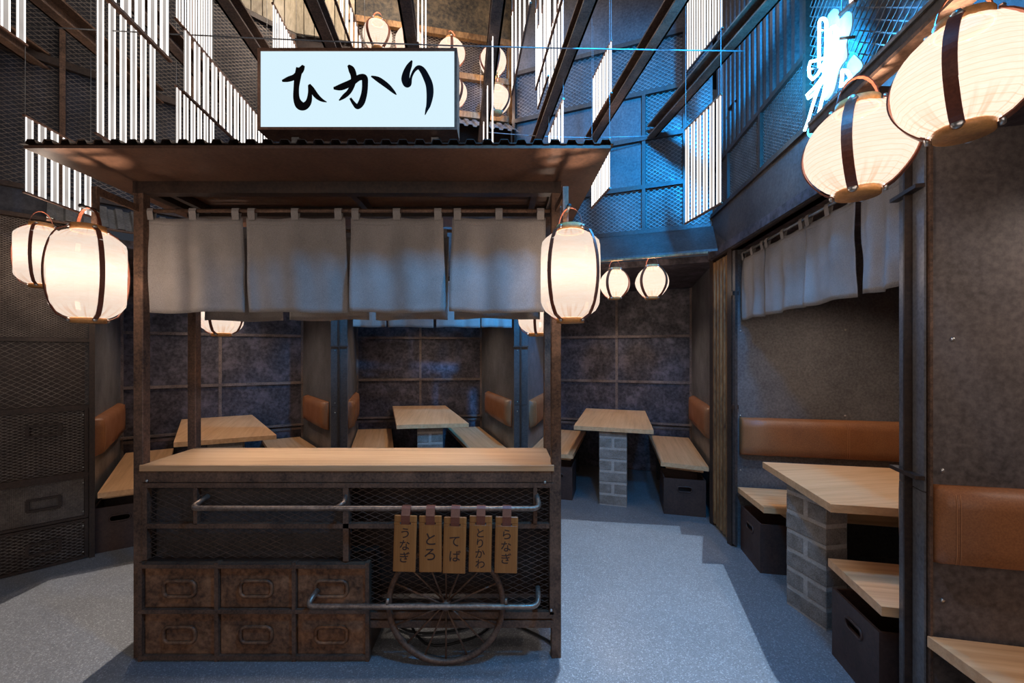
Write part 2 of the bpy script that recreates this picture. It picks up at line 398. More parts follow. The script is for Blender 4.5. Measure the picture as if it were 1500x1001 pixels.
for (z0, z1, pw, ph) in ((.012, .275, .05, .022), (.297, .578, .016, .009), (.608, 1.058, .046, .020)):
    mb = MB()
    for z in (z0, z1): mb.bar(on_left(.02, z, .006), on_left(1.5, z, .006), .02, .016)
    mb.bar(on_left(.028, z0, .006), on_left(.028, z1, .006), .02, .016, up=n)
    vplate(mb, on_left(.02, 0, -.026)[:2], on_left(1.5, 0, -.026)[:2], z0, z1, .01)
    dr = mb.build('drawer', M['rust_dark'], wl)
    diamond(MB(), on_left(1.49, z0+.01, .002), -d, 1.45, z1-z0-.02, pw, ph, .0016).build('mesh_panel', M['mesh'], dr)
    zc = z0+(z1-z0)*(.5 if z1-z0 < .4 else .72); h = MB()
    for s0, s1, za, zb in ((.155, .312, zc+.036, zc+.036), (.155, .312, zc-.036, zc-.036), (.158, .158, zc-.036, zc+.036), (.309, .309, zc-.036, zc+.036)):
        h.bar(on_left(s0, za, .02), on_left(s1, zb, .02), .018, .014, up=n if s0 == s1 else (0, 0, 1))
    h.build('drawer_handle', M['rust_dark'], dr)
    for z in (z0+.04, z1-.04): screw(dr, on_left(.045, z, .017), n, .005)
# upper part over the first booth
B0 = Vector((-3.9, 2.06, 0)); ud = Vector((.701, .713, 0)); UL = 2.78
def on_ul(s, z, o=0): p = B0+ud*s+n*o; return (p.x, p.y, z)
mb = MB(); vplate(mb, on_ul(0, 0, -.02)[:2], on_ul(UL, 0, -.02)[:2], 2.37, 6.3, .05, -1); mb.build('upper_plate', M['steel_cool'], wl)
for z, h in ((2.55, .03), (3.44, .05), (4.45, .05)): MB().bar(on_ul(0, z, .005), on_ul(UL, z, .005), .03, h).build('frame_bar', M['rust_dark'], wl)
for s in (.62, 1.24, 1.98, UL-.03): MB().bar(on_ul(s, 2.4, .003), on_ul(s, 4.45, .003), .03, .04, up=n).build('frame_post', M['rust'], wl)
for s0, s1 in ((0, .61), (.64, 1.22), (1.26, 1.96), (2.0, UL-.05)):
    for z0, z1 in ((2.57, 3.41), (3.47, 4.42)):
        diamond(MB(), on_ul(s0, z0, -.008), ud, s1-s0, z1-z0, .054, .03, .0016).build('mesh_panel', M['mesh'], wl)
s = 1.2
while s < UL:
    c = on_ul(s+.045, 0, .012)
    MB().box((c[0], c[1], 5.3), (.084, .018+.008*random.random(), 1.66), math.atan2(ud.y, ud.x)).build('plank', M['planks'], wl); s += .092
# corrugated awning over the first booth
aw = empty('trim_1', (-2.95, 2.9, 2.3), kind='structure')
p0 = Vector(on_ul(1.17, 2.50, .0)); v = n*.26+Vector((0, 0, -.20))
corrugated(MB(), p0+ud*1.86, -ud, v, 1.86, v.length, .085, .016).build('corrugated_sheet', M['galv'], aw)
MB().bar(p0+v, p0+v+ud*1.86, .02, .012).build('edge_bar', M['rust'], aw)
MB().bar(p0+v*.4+Vector((0, 0, -.05)), p0+v*.4+ud*1.86+Vector((0, 0, -.05)), .03, .03).build('support_bar', M['rust_dark'], aw)

# --- wall_rear above the second booth: mesh bays hung with lanterns
wr = empty('wall_rear', (-.6, 4.34, 0), kind='structure')
rA = Vector((-1.97, 4.034, 0)); rB = Vector((.10, 4.495, 0)); rd = (rB-rA).normalized(); rn = Vector((rd.y, -rd.x, 0)); RL = (rB-rA).length
def on_r(s, z, o=0): p = rA+rd*s+rn*o; return (p.x, p.y, z)
mb = MB(); vplate(mb, on_r(0, 0, -.02)[:2], on_r(RL, 0, -.02)[:2], 2.23, 4.70, .05, -1); mb.build('rear_plate', M['rust_dark'], wr)
mb = MB(); vplate(mb, on_r(.56, 0, -.01)[:2], on_r(RL, 0, -.01)[:2], 4.70, 6.3, .05, -1); mb.build('painted_plate', M['blackwall'], wr)
for z in (3.89, 4.28, 4.69): MB().bar(on_r(.5, z, .02), on_r(RL, z, .02), .05, .06).build('frame_bar', M['rust_gold'], wr)
for s in (.56, 1.0, 1.45, RL-.02): MB().bar(on_r(s, 3.85, .01), on_r(s, 4.7, .01), .05, .05, up=rn).build('frame_post', M['rust_gold'], wr)
for s0, s1 in ((.58, .98), (1.02, 1.43), (1.47, RL-.05)):
    for z0, z1 in ((3.92, 4.25), (4.31, 4.66)): diamond(MB(), on_r(s0, z0), rd, s1-s0, z1-z0, .05, .026, .0018).build('mesh_panel', M['mesh'], wr)
for k in range(6):
    c = on_r(.05+.092*k, 0, .012)
    MB().box((c[0], c[1], 5.3), (.084, .022, 1.66), math.atan2(rd.y, rd.x)).build('plank', M['planks'], wr)
aw2 = empty('trim_2', (-.4, 4.2, 3.7), kind='structure')
v = rn*.34+Vector((0, 0, -.24))
corrugated(MB(), Vector(on_r(RL, 3.85)), -rd, v, 1.6, v.length, .085, .016).build('corrugated_sheet', M['galv'], aw2)
mb = MB(); vplate(mb, (-1.53, 4.20), (.13, 4.29), 2.23, 2.75, .04, -1); mb.build('header_plate', M['steel'], wr)

# --- wall_rear_right above the third booth
wb = empty('wall_rear_right', (1.0, 4.0, 0), kind='structure')
bA = Vector((.11, 4.361, 0)); bB = Vector((1.812, 3.665, 0)); bd = (bB-bA).normalized(); bn = Vector((bd.y, -bd.x, 0)); BL = (bB-bA).length
def on_b(s, z, o=0): p = bA+bd*s+bn*o; return (p.x, p.y, z)
def sb(px):      # distance along this wall under a picture column
    k = (px-CX)/F; Y = 4.406/(1+.409*k); return (Vector((k*Y, Y, 0))-bA).dot(bd)
mb = MB(); vplate(mb, on_b(0, 0, -.02)[:2], on_b(BL, 0, -.02)[:2], 2.5, 4.29, .06, -1); mb.build('rear_plate', M['steel'], wb)
mb = MB(); vplate(mb, on_b(0, 0, .01)[:2], on_b(BL, 0, .01)[:2], 4.31, 6.3, .09, -1); mb.build('upper_plate', M['steel'], wb)
for z in (2.555, 2.96, 3.40, 3.81, 4.29): MB().bar(on_b(0, z, .006), on_b(BL-.2, z, .006), .03, .04).build('frame_bar', M['rust_dark'], wb)
s943, s1004 = sb(943), sb(1003)
for s, z1 in ((.02, 4.29), (s943, 3.81), (s1004, 4.29)): MB().bar(on_b(s, 2.55, .004), on_b(s, z1, .004), .03, .036, up=bn).build('frame_post', M['rust_dark'], wb)
for (s0, s1, z0, z1) in ((.04, s1004-.02, 2.58, 2.94), (s943+.02, s1004-.02, 2.98, 3.38), (s943+.02, s1004-.02, 3.42, 3.79), (.04, s1004-.02, 3.83, 4.27), (s1004+.02, BL-.02, 2.58, 4.2)):
    diamond(MB(), on_b(s0, z0, -.004), bd, s1-s0, z1-z0, .05, .036, .0017).build('mesh_panel', M['mesh'], wb)
for (s0, s1, z0, z1) in ((.04, s943-.02, 2.98, 3.38), (.04, s943-.02, 3.42, 3.79)):
    mb = MB(); vplate(mb, on_b(s0, 0, -.015)[:2], on_b(s1, 0, -.015)[:2], z0, z1, .006); mb.build('panel', M['steel'], wb)
mb = MB()   # sloping flashing over the booth
t0 = [on_b(.02, 2.545, .005), on_b(BL, 2.545, .005)]; t1 = [on_b(.02, 2.275, .34), on_b(BL+.01, 2.275, .34)]
lo = [(p[0], p[1], p[2]-.02) for p in t0+t1]
mb.add([*t0, *t1, *lo], [(0, 1, 3, 2), (4, 6, 7, 5), (2, 3, 7, 6), (1, 5, 7, 3), (0, 2, 6, 4), (0, 4, 5, 1)])
mb.build('flashing', M['steel'], wb)
MB().bar(on_b(.05, 2.247, .345), on_b(BL-.06, 2.247, .345), .02, .016).build('lantern_rail', M['rust_gold'], wb)

# --- wall_right above the right hand booths
wt = empty('wall_right', (1.6, 2.2, 0), kind='structure')
def on_w(Y, z, o=0):      # o: offset towards the aisle
    return (1.273+.147*Y-o, Y+.147*o, z)
def wplate(name, y0, y1, z0, z1, mat, o=0, th=.05):
    mb = MB(); a, b = on_w(y0, 0, o), on_w(y1, 0, o); a2, b2 = on_w(y0, 0, o-th), on_w(y1, 0, o-th)
    mb.prism(ccw([a[:2], b[:2], b2[:2], a2[:2]]), z0, z1); return mb.build(name, mat, wt)
wplate('fascia', .3, 3.66, 2.234, 2.61, M['steel'], .004, .06)
wplate('backing_plate', .3, 3.66, 2.61, 6.3, M['steel'], -.03)
MB().bar(on_w(.3, 2.24, .012), on_w(3.66, 2.24, .012), .03, .016).build('edge_angle', M['rust_dark'], wt)
for z, y0 in ((2.625, .3), (3.01, 2.23)): MB().bar(on_w(y0, z, .006), on_w(3.66, z, .006), .03, .03).build('frame_bar', M['rust_dark'], wt)
for y, z1 in ((2.23, 5.0), (2.75, 3.0), (3.3, 3.0)): MB().bar(on_w(y, 2.62, .004), on_w(y, z1, .004), .03, .03, up=(-1, .147, 0)).build('frame_post', M['rust_dark'], wt)
wdir = Vector((-.147, -1, 0)).normalized()
for y0, y1 in ((2.25, 2.73), (2.77, 3.28), (3.32, 3.62)): diamond(MB(), on_w(y1, 2.645), wdir, (y1-y0)*1.01, .35, .032, .02, .0014).build('mesh_panel', M['mesh'], wt)
diamond(MB(), on_w(2.21, 2.645, .0), wdir, 1.3, 2.0, .062, .05, .0022).build('mesh_panel', M['mesh'], wt)
corrugated(MB(), Vector(on_w(3.62, 3.03, -.028)), wdir, (0, 0, 1), 1.39, 2.9, .085, .022).build('corrugated_sheet', M['steel'], wt)
# rust stained angle and lit ledge along the header
MB().bar((1.240, 1.70, 2.343), (1.025, .5, 2.343), .03, .03).build('header_ledge', M['steel'], wt)
MB().bar((1.228, 1.70, 2.364), (1.013, .5, 2.364), .018, .012).build('ledge_rail', M['galv'], wt)
mb = MB(); mb.bar((1.185, 1.50, 2.29), (1.0, .5, 2.29), .055, .012); mb.bar((1.208, 1.50, 2.325), (1.023, .5, 2.325), .012, .07)
mb.build('hanging_angle', M['rust'], wt)
for y in (1.45, .95): MB().bar((1.0+.185*(y-.5)+.02, y, 2.34), on_w(y, 2.34, 0), .03, .02).build('bracket', M['rust_dark'], wt)

# --- dividers between the booths and the booth shells
def end_face(par, a, b, zt, ties, joint, matp):
    a, b = Vector((*a, 0)), Vector((*b, 0)); dd = (b-a); L = dd.length; dd.normalize(); nn = Vector((dd.y, -dd.x, 0))
    for f0, f1 in ((0, .44), (.56, 1)):
        for z0, z1 in ((0, joint-.002), (joint+.002, zt)):
            mb = MB(); p, q = a+dd*L*f0, a+dd*L*f1; vplate(mb, p[:2], q[:2], z0, z1, .006); mb.build('end_plate', matp, par)
    m = a+dd*L*.5+nn*.014
    MB().bar((m.x, m.y, 0), (m.x, m.y, zt), .010, .028, up=nn).build('flange', M['rust_dark'], par)
    for z in ties:
        p, q = a-dd*.006+nn*.02, b+dd*.006+nn*.02
        MB().bar((p.x, p.y, z), (q.x, q.y, z), .028, .014).build('tie_bar', M['rust_dark'], par)
    for f in (.25,):
        for z in (joint+.035, joint-.06, joint+.55, joint-.5):
            p = a+dd*L*f+nn*.006; screw(par, (p.x, p.y, z), nn, .006)
w1 = empty('wall_divider_left', (-1.6, 4.2, 0), kind='structure')
MB().prism(ccw([(-1.67, 4.178), (-1.53, 4.228), (-1.92, 5.65), (-2.41, 5.17)]), 0, 2.3).build('core', M['steel_grey'], w1)
end_face(w1, (-1.67, 4.17), (-1.53, 4.22), 2.25, (1.52,), .93, M['steel'])
w2 = empty('wall_divider_middle', (.19, 4.3, 0), kind='structure')
MB().prism(ccw([(.124, 4.308), (.262, 4.298), (.64, 5.68), (-.28, 5.89)]), 0, 2.3).build('core', M['steel_grey'], w2)
end_face(w2, (.124, 4.30), (.262, 4.29), 2.25, (1.52,), .93, M['steel'])
w3 = empty('wall_divider_right', (1.78, 3.45, 0), kind='structure')
MB().prism(ccw([(1.83, 3.67), (1.772, 3.226), (3.6, 2.836), (3.6, 5.0), (2.26, 5.08)]), 0, 2.3).build('core', M['steel_grey'], w3)
corrugated(MB(), (1.808, 3.62, .03), (-.052, -.36, 0), (0, 0, 1), .345, 2.18, .072, .024).build('corrugated_sheet', M['rust_gold'], w3)
for p, q in (((1.806, 3.655), (1.80, 3.60)), ((1.752, 3.275), (1.742, 3.20))):
    c = ((p[0]+q[0])/2, (p[1]+q[1])/2); MB().box((c[0], c[1], 1.13), (.045, .05, 2.26), .13).build('frame_post', M['rust_dark'], w3)
MB().box((1.744, 3.19, 1.12), (.02, .03, 2.2), .13).build('hinge_bar', M['steel'], w3)
for z in (1.9, 1.05): MB().box((1.742, 3.185, z), (.05, .012, .03), .13).build('tie_bar', M['rust_dark'], w3)
for s, z in ((.03, .98), (.03, .57), (.03, 1.62), (.72, 1.0), (.72, 1.62)): screw(w3, (1.772+.977*s, 3.226-.2085*s, z), (-.2085, -.977, 0), .007)
w4 = empty('wall_divider_near', (1.55, 1.6, 0), kind='structure')
u4 = Vector((.978, -.21, 0))
pc = [(1.566, 1.664), (1.518, 1.522), (1.518+u4.x*2, 1.522+u4.y*2), (1.566+u4.x*2, 1.664+u4.y*2)]
MB().prism(ccw(pc), 0, 2.234).build('core', M['steel_stain'], w4)
end_face(w4, (1.56, 1.667), (1.512, 1.52), 2.234, (2.05, 1.005), .955, M['steel_grey'])
nn4 = Vector((-.21, -.978, 0))
for s, z in ((.045, 1.035), (.045, .575), (.075, 1.50), (.9, 1.035)):
    p = Vector((1.518, 1.522, 0))+u4*s; screw(w4, (p.x, p.y, z), nn4, .008)
MB().bar((1.520, 1.516, 0), (1.520, 1.516, 2.234), .008, .02, up=nn4).build('edge_strip', M['rust'], w4)
# outer walls closing the booths
solid('wall_left_rear', ccw([(-3.05, 3.04), (-2.945, 3.048), (-3.83, 4.29), (-5, 4.6), (-4.6, 2.5), (-3.6, 2.6)]), 0, 2.3, M['steel_grey'])
solid('wall_right_end', ccw([(3.2, 3.3), (3.5, 3.3), (3.3, -1.5), (3.0, -1.5)]), 0, 2.3, M['steel_cloud'])
def back_wall(name, a, b, zt=2.23):
    r = empty(name, ((a[0]+b[0])/2, (a[1]+b[1])/2, 0), kind='structure')
    A3, B3 = Vector((*a, 0)), Vector((*b, 0)); dd = (B3-A3).normalized(); nn = Vector((dd.y, -dd.x, 0)); L = (B3-A3).length
    zs = [0, .55, 1.10, 1.66, zt]
    for i in range(4):
        for k in range(2):
            p, q = A3+dd*(L*k/2+.004), A3+dd*(L*(k+1)/2-.004); mb = MB(); vplate(mb, p[:2], q[:2], zs[i]+.004, zs[i+1]-.004, .05, -1); mb.build('panel', M['steel_cloud'], r)
    for z in zs[1:4]: MB().bar(A3+nn*.008+Vector((0, 0, z)), B3+nn*.008+Vector((0, 0, z)), .03, .03).build('frame_bar', M['rust_dull'], r)
    MB().bar(A3+nn*.035+Vector((0, 0, .60)), B3+nn*.035+Vector((0, 0, .60)), .05, .02).build('ledge', M['rust_dull'], r)
    for f in (0.004, .5, .996):
        p = A3+dd*L*f+nn*.006; MB().bar((p.x, p.y, 0), (p.x, p.y, zt), .03, .03, up=nn).build('frame_post', M['rust_dull'], r)
back_wall('wall_booth_left', (-3.83, 4.29), (-2.41, 5.17))
back_wall('wall_booth_middle', (-1.92, 5.65), (-.28, 5.89))
back_wall('wall_booth_right', (.64, 5.68), (2.26, 5.08))
for nm, poly in (('ceiling_booth_left', [(-2.94, 3.04), (-1.60, 4.19), (-2.2, 5.45), (-4, 4.6)]), ('ceiling_booth_middle', [(-1.6, 4.19), (.19, 4.29), (.2, 6.0), (-2.2, 5.9)]),
                 ('ceiling_booth_right', [(.2, 4.30), (1.80, 3.64), (2.6, 5.3), (.3, 6.0)]), ('ceiling_booth_near', [(1.74, 3.6), (3.6, 3.2), (3.4, -.6), (1.19, -.6)])):
    solid(nm, ccw(poly), 2.234, 2.29, M['steel_cloud'])

# ceiling beams: parallel rusted channels running down the hall, and stretched wires between the walls
def beam(px, i):
    X0 = (px-CX)/F*2.335
    f = lambda Y: X0-.1*(Y-2.335)
    Y1 = 3.0
    while Y1 < 5 and f(Y1) > -5.929+.983*Y1+.04 and Y1 < 4.473+.223*f(Y1)-.03 and Y1 < 4.406-.409*f(Y1)-.03: Y1 += .01
    r = empty('trim_beam', (f(2), 2, 3.42), kind='structure')
    mb = MB(); zt = 3.385
    for (dx, dz, w, h) in ((0, .006, .075, .012), (.031 if px > 600 else -.031, .055, .012, .11), (0, .104, .075, .012)):
        mb.bar((f(.4)+dx, .4, zt+dz), (f(Y1)+dx, Y1, zt+dz), w, h)
    mb.build('channel', M['rust'], r)
    pts = [(f(y)+.01*math.sin(y*9), y, zt+.022+.006*math.sin(y*5)) for y in [.5+k*(Y1-.6)/14 for k in range(15)]]
    MB().tube(pts, .005, 6).build('cable', M['black'], r)
for i, px in enumerate((-85, 50, 185, 325, 454, 592, 731, 866, 1000, 1134)): beam(px, i)
def wire(name, a, b, r, label, mat):
    a, b = Vector(a), Vector(b); pts = [a.lerp(b, k/10)+Vector((0, 0, -.10*math.sin(PI*k/10)*.3)) for k in range(11)]
    return tag(MB().tube(pts, r, 6).build(name, mat), label, 'wire')
wire('tension_wire', at(0, 36, 2.42), at(1090, 75, 2.6), .004, 'thin steel wire stretched high across the hall below the beams', M['galv'])
wire('tension_wire', at(715, 194, 3.9), at(960, 199, 3.8), .004, 'thin lower wire along the blue lit mesh wall', M['galv'])
tag(MB().tube([at(1068, 160, 3.3), at(1110, 112, 2.95), at(1170, 30, 2.5), at(1215, -40, 2.25)], .012, 8).build('conduit', M['black']), 'thin black conduit rising across the ribbed wall beside the neon sign', 'conduit')

# ================================================================== BOOTH FURNITURE
def pier(parent, c, rot, h, w=.255, dpt=.13):
    """stack of concrete blocks: full blocks and pairs of halves by turns"""
    cz, sn = math.cos(rot), math.sin(rot)
    core = MB(); core.box((c[0], c[1], h/2), (w-.005, dpt-.004, h), rot)
    pr = core.build('pier', M['mortar'], parent)
    n = 7; ch = h/(n-.45); z = 0; i = 0
    while z < h-.01:
        hh = min(ch, h-z)
        if i % 2 == 0: spans = [(-w/2, w/2)]
        else: spans = [(-w/2, -.013), (.013, w/2)]
        for a, b in spans:
            m = (a+b)/2; j = random.uniform(-.0015, .0015)
            MB().box((c[0]+m*cz-j*sn, c[1]+m*sn+j*cz, z+hh/2), (b-a, dpt+.003, hh-.020 if hh > .03 else hh), rot, .004).build('block', M['block'], pr)
        z += ch; i += 1
    return pr
def table(q, pier_c, rot, label, back=True):
    """q: corners front left, front right, back right, back left"""
    c = ((q[0][0]+q[1][0])/2, (q[0][1]+q[1][1])/2)
    r = empty('booth_table', (pier_c[0], pier_c[1], 0), label, 'table', 'booth tables')
    mb = MB(); mb.prism(ccw(q), .712, .75); mb.build('tabletop', wd(rot+PI/2), r)
    pier(r, pier_c, rot, .712)
    return r
T1 = [(-2.577, 3.350), (-1.935, 3.664), (-2.85, 4.87), (-3.40, 4.53)]
T2 = [(-1.027, 4.167), (-.330, 4.268), (-.760, 5.74), (-1.455, 5.68)]
T3 = [(.697, 4.127), (1.386, 3.893), (1.747, 5.20), (1.08, 5.45)]
T4 = [(1.682, 2.752), (1.527, 1.98), (2.95, 1.68), (3.05, 2.46)]
table(T1, (-2.36, 3.66), .42, 'light wood booth table beyond the cart beside the mesh clad wall')
table(T2, (-.73, 4.36), .12, 'light wood booth table in the middle booth seen over the cart counter')
table(T3, (1.075, 4.115), -.31, 'light wood table on concrete block pier under the two small round lanterns')
table(T4, (1.735, 2.36), PI/2+.16, 'light wood table on block pier nearest the steel partition under the hanging cloth')
def bench(q, rot, label, legs=True):
    cx = sum(p[0] for p in q)/4; cy = sum(p[1] for p in q)/4
    r = empty('booth_bench', (cx, cy, 0), label, 'bench', 'booth benches')
    MB().prism(ccw(q), .412, .45).build('seat', wd(rot+PI/2), r)
    s = lambda f, k: [(cx+(p[0]-cx)*f, cy+(p[1]-cy)*k) for p in q]
    MB().prism(ccw(s(.78, .86)), .372, .412).build('batten', wd(rot+PI/2), r)
    # steel bearer along the wall side, down to the floor
    a, b = q[2], q[3]; m = lambda t, w: L2(L2(q[0], q[3], w), L2(q[1], q[2], w), t)
    for w in (.32, .80):
        p = [m(.15, w-.03), m(.85, w-.03), m(.85, w+.03), m(.15, w+.03)]
        MB().prism(ccw(p), .0, .372).build('support', M['black'], r)
    return r
# corners: front outer .. order: front-left, front-right, back-right, back-left
B1L = [(-2.89, 3.05), (-2.555, 3.25), (-3.46, 4.50), (-3.78, 4.29)]
B1R = [(-2.07, 3.93), (-1.70, 4.19), (-2.43, 5.12), (-2.76, 4.92)]
B2L = [(-1.535, 4.30), (-1.10, 4.36), (-1.47, 5.68), (-1.89, 5.61)]
B2R = [(-.28, 4.24), (.10, 4.33), (-.31, 5.83), (-.735, 5.76)]
B3L = [(.27, 4.34), (.700, 4.195), (1.085, 5.49), (.655, 5.64)]
B3R = [(1.465, 3.93), (1.818, 3.745), (2.215, 5.06), (1.80, 5.22)]
B4F = [(1.703, 2.772), (1.764, 3.195), (3.1, 2.91), (3.0, 2.50)]
B4N = [(1.593, 2.083), (1.50, 1.685), (3.0, 1.36), (3.1, 1.76)]
B5 = [(1.506, 1.510), (1.475, 1.09), (3.0, .76), (3.1, 1.17)]
for q, rot, lb in ((B1L, .6, 'light wood bench against the mesh clad wall, behind the corner post of the cart'), (B1R, .6, 'light wood bench behind the cart between first table and first blue lit divider'),
                   (B2L, .25, 'light wood bench in the middle booth beside the first blue lit divider'), (B2R, .3, 'light wood bench in the middle booth beside the second blue lit divider'),
                   (B3L, -.27, 'light wood bench partly hidden behind the cart post, beside the round lantern booth table'), (B3R, -.27, 'light wood bench beside golden ribbed metal column with dark box below'),
                   (B4F, PI/2-.2, 'light wood bench under the long tan backrest of the side booth'), (B4N, PI/2-.2, 'light wood bench with shaded strip, butting against the steel partition end'),
                   (B5, PI/2-.2, 'light wood bench in the front corner beside the steel partition')): bench(q, rot, lb)
def cushion(a, b, z0, z1, label, th=.06, seams=(.06,)):
    A3, B3 = Vector((*a, 0)), Vector((*b, 0)); dd = (B3-A3).normalized(); nn = Vector((dd.y, -dd.x, 0)); L = (B3-A3).length
    r = empty('backrest_cushion', ((a[0]+b[0])/2, (a[1]+b[1])/2, z0), label, 'backrest', 'leather backrests')
    mb = MB(); nx, nz = 16, 8; vs = []; fs = []; h = z1-z0; rd_ = .03
    for i in range(nx+1):
        for k in range(nz+1):
            x, z = L*i/nx, h*k/nz
            if i in (1, nx-1): x = .018 if i == 1 else L-.018
            if k in (1, nz-1): z = .018 if k == 1 else h-.018
            e = min(x, L-x, rd_)/rd_; g = min(z, h-z, rd_)/rd_
            dep = th*min(1, (.25+.75*math.sqrt(max(0, 1-(1-e)**2)))*(.25+.75*math.sqrt(max(0, 1-(1-g)**2))))*(1+.06*math.sin(PI*i/nx)*math.sin(PI*k/nz))
            p = A3+dd*x+nn*dep; vs.append((p.x, p.y, z0+z))
    for i in range(nx):
        for k in range(nz): fs.append((i*(nz+1)+k, (i+1)*(nz+1)+k, (i+1)*(nz+1)+k+1, i*(nz+1)+k+1))
    m = len(vs)
    for (x, z) in ((0, 0), (L, 0), (L, h), (0, h)): p = A3+dd*x; vs.append((p.x, p.y, z0+z))
    E = [[i*(nz+1) for i in range(nx+1)], [nx*(nz+1)+k for k in range(nz+1)], [i*(nz+1)+nz for i in range(nx, -1, -1)], [k for k in range(nz, -1, -1)]]
    for q, c in zip(E, ((m, m+1), (m+1, m+2), (m+2, m+3), (m+3, m))): fs.append(list(reversed(q))+[c[0], c[1]])
    mb.add(vs, fs, True); mb.build('pad', M['leather'], r)
    for s in seams:
        for o in (0, .012):
            pts = []
            for k in range(9):
                z = h*(.06+.88*k/8); g = min(z, h-z, rd_)/rd_
                p = A3+dd*(s+o)+nn*(th*(.25+.75*math.sqrt(max(0, 1-(1-g)**2)))*1.0+.0012*(1+math.sin(PI*(s/L))*2)); pts.append((p.x, p.y, z0+z))
            MB().tube(pts, .0012, 5).build('seam', M['stitch'], r)
    return r
def wall_cushion(a, b, f0, f1, label, seams=(.06,), z0=.69, z1=.97): return cushion(L2(a, b, f0), L2(a, b, f1), z0, z1, label, seams=seams)
wall_cushion((-2.94, 3.04), (-3.83, 4.29), .07, .88, 'tan leather backrest on the grey side wall behind the cart corner post')
wall_cushion((-2.41, 5.17), (-1.67, 4.17), .20, .94, 'tan leather backrest of the first booth on the first divider, facing the mesh clad wall')
wall_cushion((-1.53, 4.228), (-1.92, 5.65), .045, .75, 'tan leather backrest inside the middle booth on the first blue lit divider')
wall_cushion((-.28, 5.89), (.124, 4.308), .28, .95, 'tan leather backrest inside the middle booth on the second divider')
wall_cushion((.262, 4.298), (.64, 5.68), .045, .8, 'tan leather backrest seen between the rear and front cart posts')
wall_cushion((2.26, 5.08), (1.83, 3.67), .14, .95, 'tan leather backrest beside the golden ribbed column')
cushion((1.79, 3.215), (3.2, 2.912), .69, .97, 'long tan leather backrest with a seam on the dark wall under the hanging cloth', seams=(.68,))
cushion((1.566+u4.x*1.4, 1.664+u4.y*1.4), (1.566, 1.664), .69, .97, 'tan leather backrest mostly hidden behind the steel partition end')
cushion((1.518+u4.x*.012, 1.522+u4.y*.012), (1.518+u4.x*1.3, 1.522+u4.y*1.3), .71, .985, 'large tan leather backrest with double stitched end on the steel partition side', seams=(.034,))
def bin_box(c, w, dpt, h, rot, label):
    r = empty('storage_bin', (c[0], c[1], 0), label, 'box', 'boxes under the benches')
    cz, sn = math.cos(rot), math.sin(rot); P = lambda x, y: (c[0]+x*cz-y*sn, c[1]+x*sn+y*cz)
    b = MB(); th = .012
    def wallb(x, y, wx, wy, z0, z1): p = P(x, y); b.box((p[0], p[1], (z0+z1)/2), (wx, wy, z1-z0), rot)
    wallb(0, 0, w, dpt, .0, th); wallb(-w/2+th/2, 0, th, dpt, th, h); wallb(w/2-th/2, 0, th, dpt, th, h); wallb(0, dpt/2-th/2, w-2*th, th, th, h)
    # front with a slot for the hand
    sw, sh, sz = .115, .040, h*.72
    y = -dpt/2+th/2
    wallb(0, y, w-2*th, th, th, sz-sh/2); wallb(0, y, w-2*th, th, sz+sh/2, h)
    wallb(-(w/2-th+sw/2)/2, y, w/2-th-sw/2, th, sz-sh/2, sz+sh/2); wallb((w/2-th+sw/2)/2, y, w/2-th-sw/2, th, sz-sh/2, sz+sh/2)
    b.build('body', M['bin'], r)
    pts = []
    for k in range(28):
        a = 2*PI*k/28; x = (sw/2-sh/2)*(1 if math.cos(a) > 0 else -1)+sh/2*math.cos(a)*1.15; z = sz+sh/2*1.15*math.sin(a)
        p = P(x, -dpt/2-.001); pts.append((p[0], p[1], z))
    MB().tube(pts, .006, 6, True).build('handle_rim', M['bin'], r)
    return r
bin_box((-2.93, 3.31), .30, .36, .325, .60, 'dark brown box with hand slot under the bench beside the mesh clad wall')
bin_box((1.68, 3.985), .35, .36, .325, -.26, 'dark brown box with hand slot under the bench beside the golden ribbed column')
bin_box((.60, 4.42), .30, .36, .325, -.28, 'dark brown box glimpsed behind the cart post under a bench')
bin_box((1.915, 2.955), .355, .36, .322, -PI/2-.19, 'dark brown box under the bench of the long tan backrest')
bin_box((1.735, 1.855), .34, .36, .322, -PI/2-.20, 'large dark brown box with hand slot beside the partition post and block pier')
bin_box((1.70, 1.22), .34, .36, .322, -PI/2-.20, 'dark brown box deep under the front corner bench')
for i, (x, y, tx, ty) in enumerate(((-2.75, 4.15, -2.7, 4.1), (-.88, 4.95, -.88, 4.9), (1.24, 4.75, 1.22, 4.6), (2.2, 2.3, 2.1, 2.3))):
    lamp('booth_downlight', 'SPOT', (x, y, 2.2), (36, 36, 36, 40)[i], (1, .85, .72), (tx, ty, .7), spot_size=2.3, spot_blend=.7, shadow_soft_size=.04)
lamp('booth_downlight', 'SPOT', (2.3, .8, 2.2), 36, (1, .88, .8), (2.0, 1.0, .4), spot_size=2.4, spot_blend=.7, shadow_soft_size=.05)

# ================================================================== THE CART
cart = empty('food_cart', (-.735, 2.2, 0), 'rusty steel food cart with corrugated roof, wooden counter and spoked wheel', 'cart')
SC = 308.3
cx_ = lambda px: (px-735)/SC
cz_ = lambda py: EYE-(py-518)/SC
XL, XR, YF, YR = -1.729, .2595, 2.05, 2.40
for x in (XL, XR):
    for y in (YF, YR):
        mb = MB(); mb.box((x, y, 1.131), (.046, .046, 2.262), bev=.003); mb.build('post', M['rust'], cart)
MB().box(((XL+XR)/2, 2.205, .906), (1.965, .372, .030), bev=.002).build('counter', M['counter'], cart)
mb = MB(); mb.box(((XL+XR)/2, 2.04, .864), (XR-XL-.046, .03, .05)); mb.box(((XL+XR)/2, 2.39, .864), (XR-XL-.046, .03, .05)); mb.build('apron', M['rust'], cart)
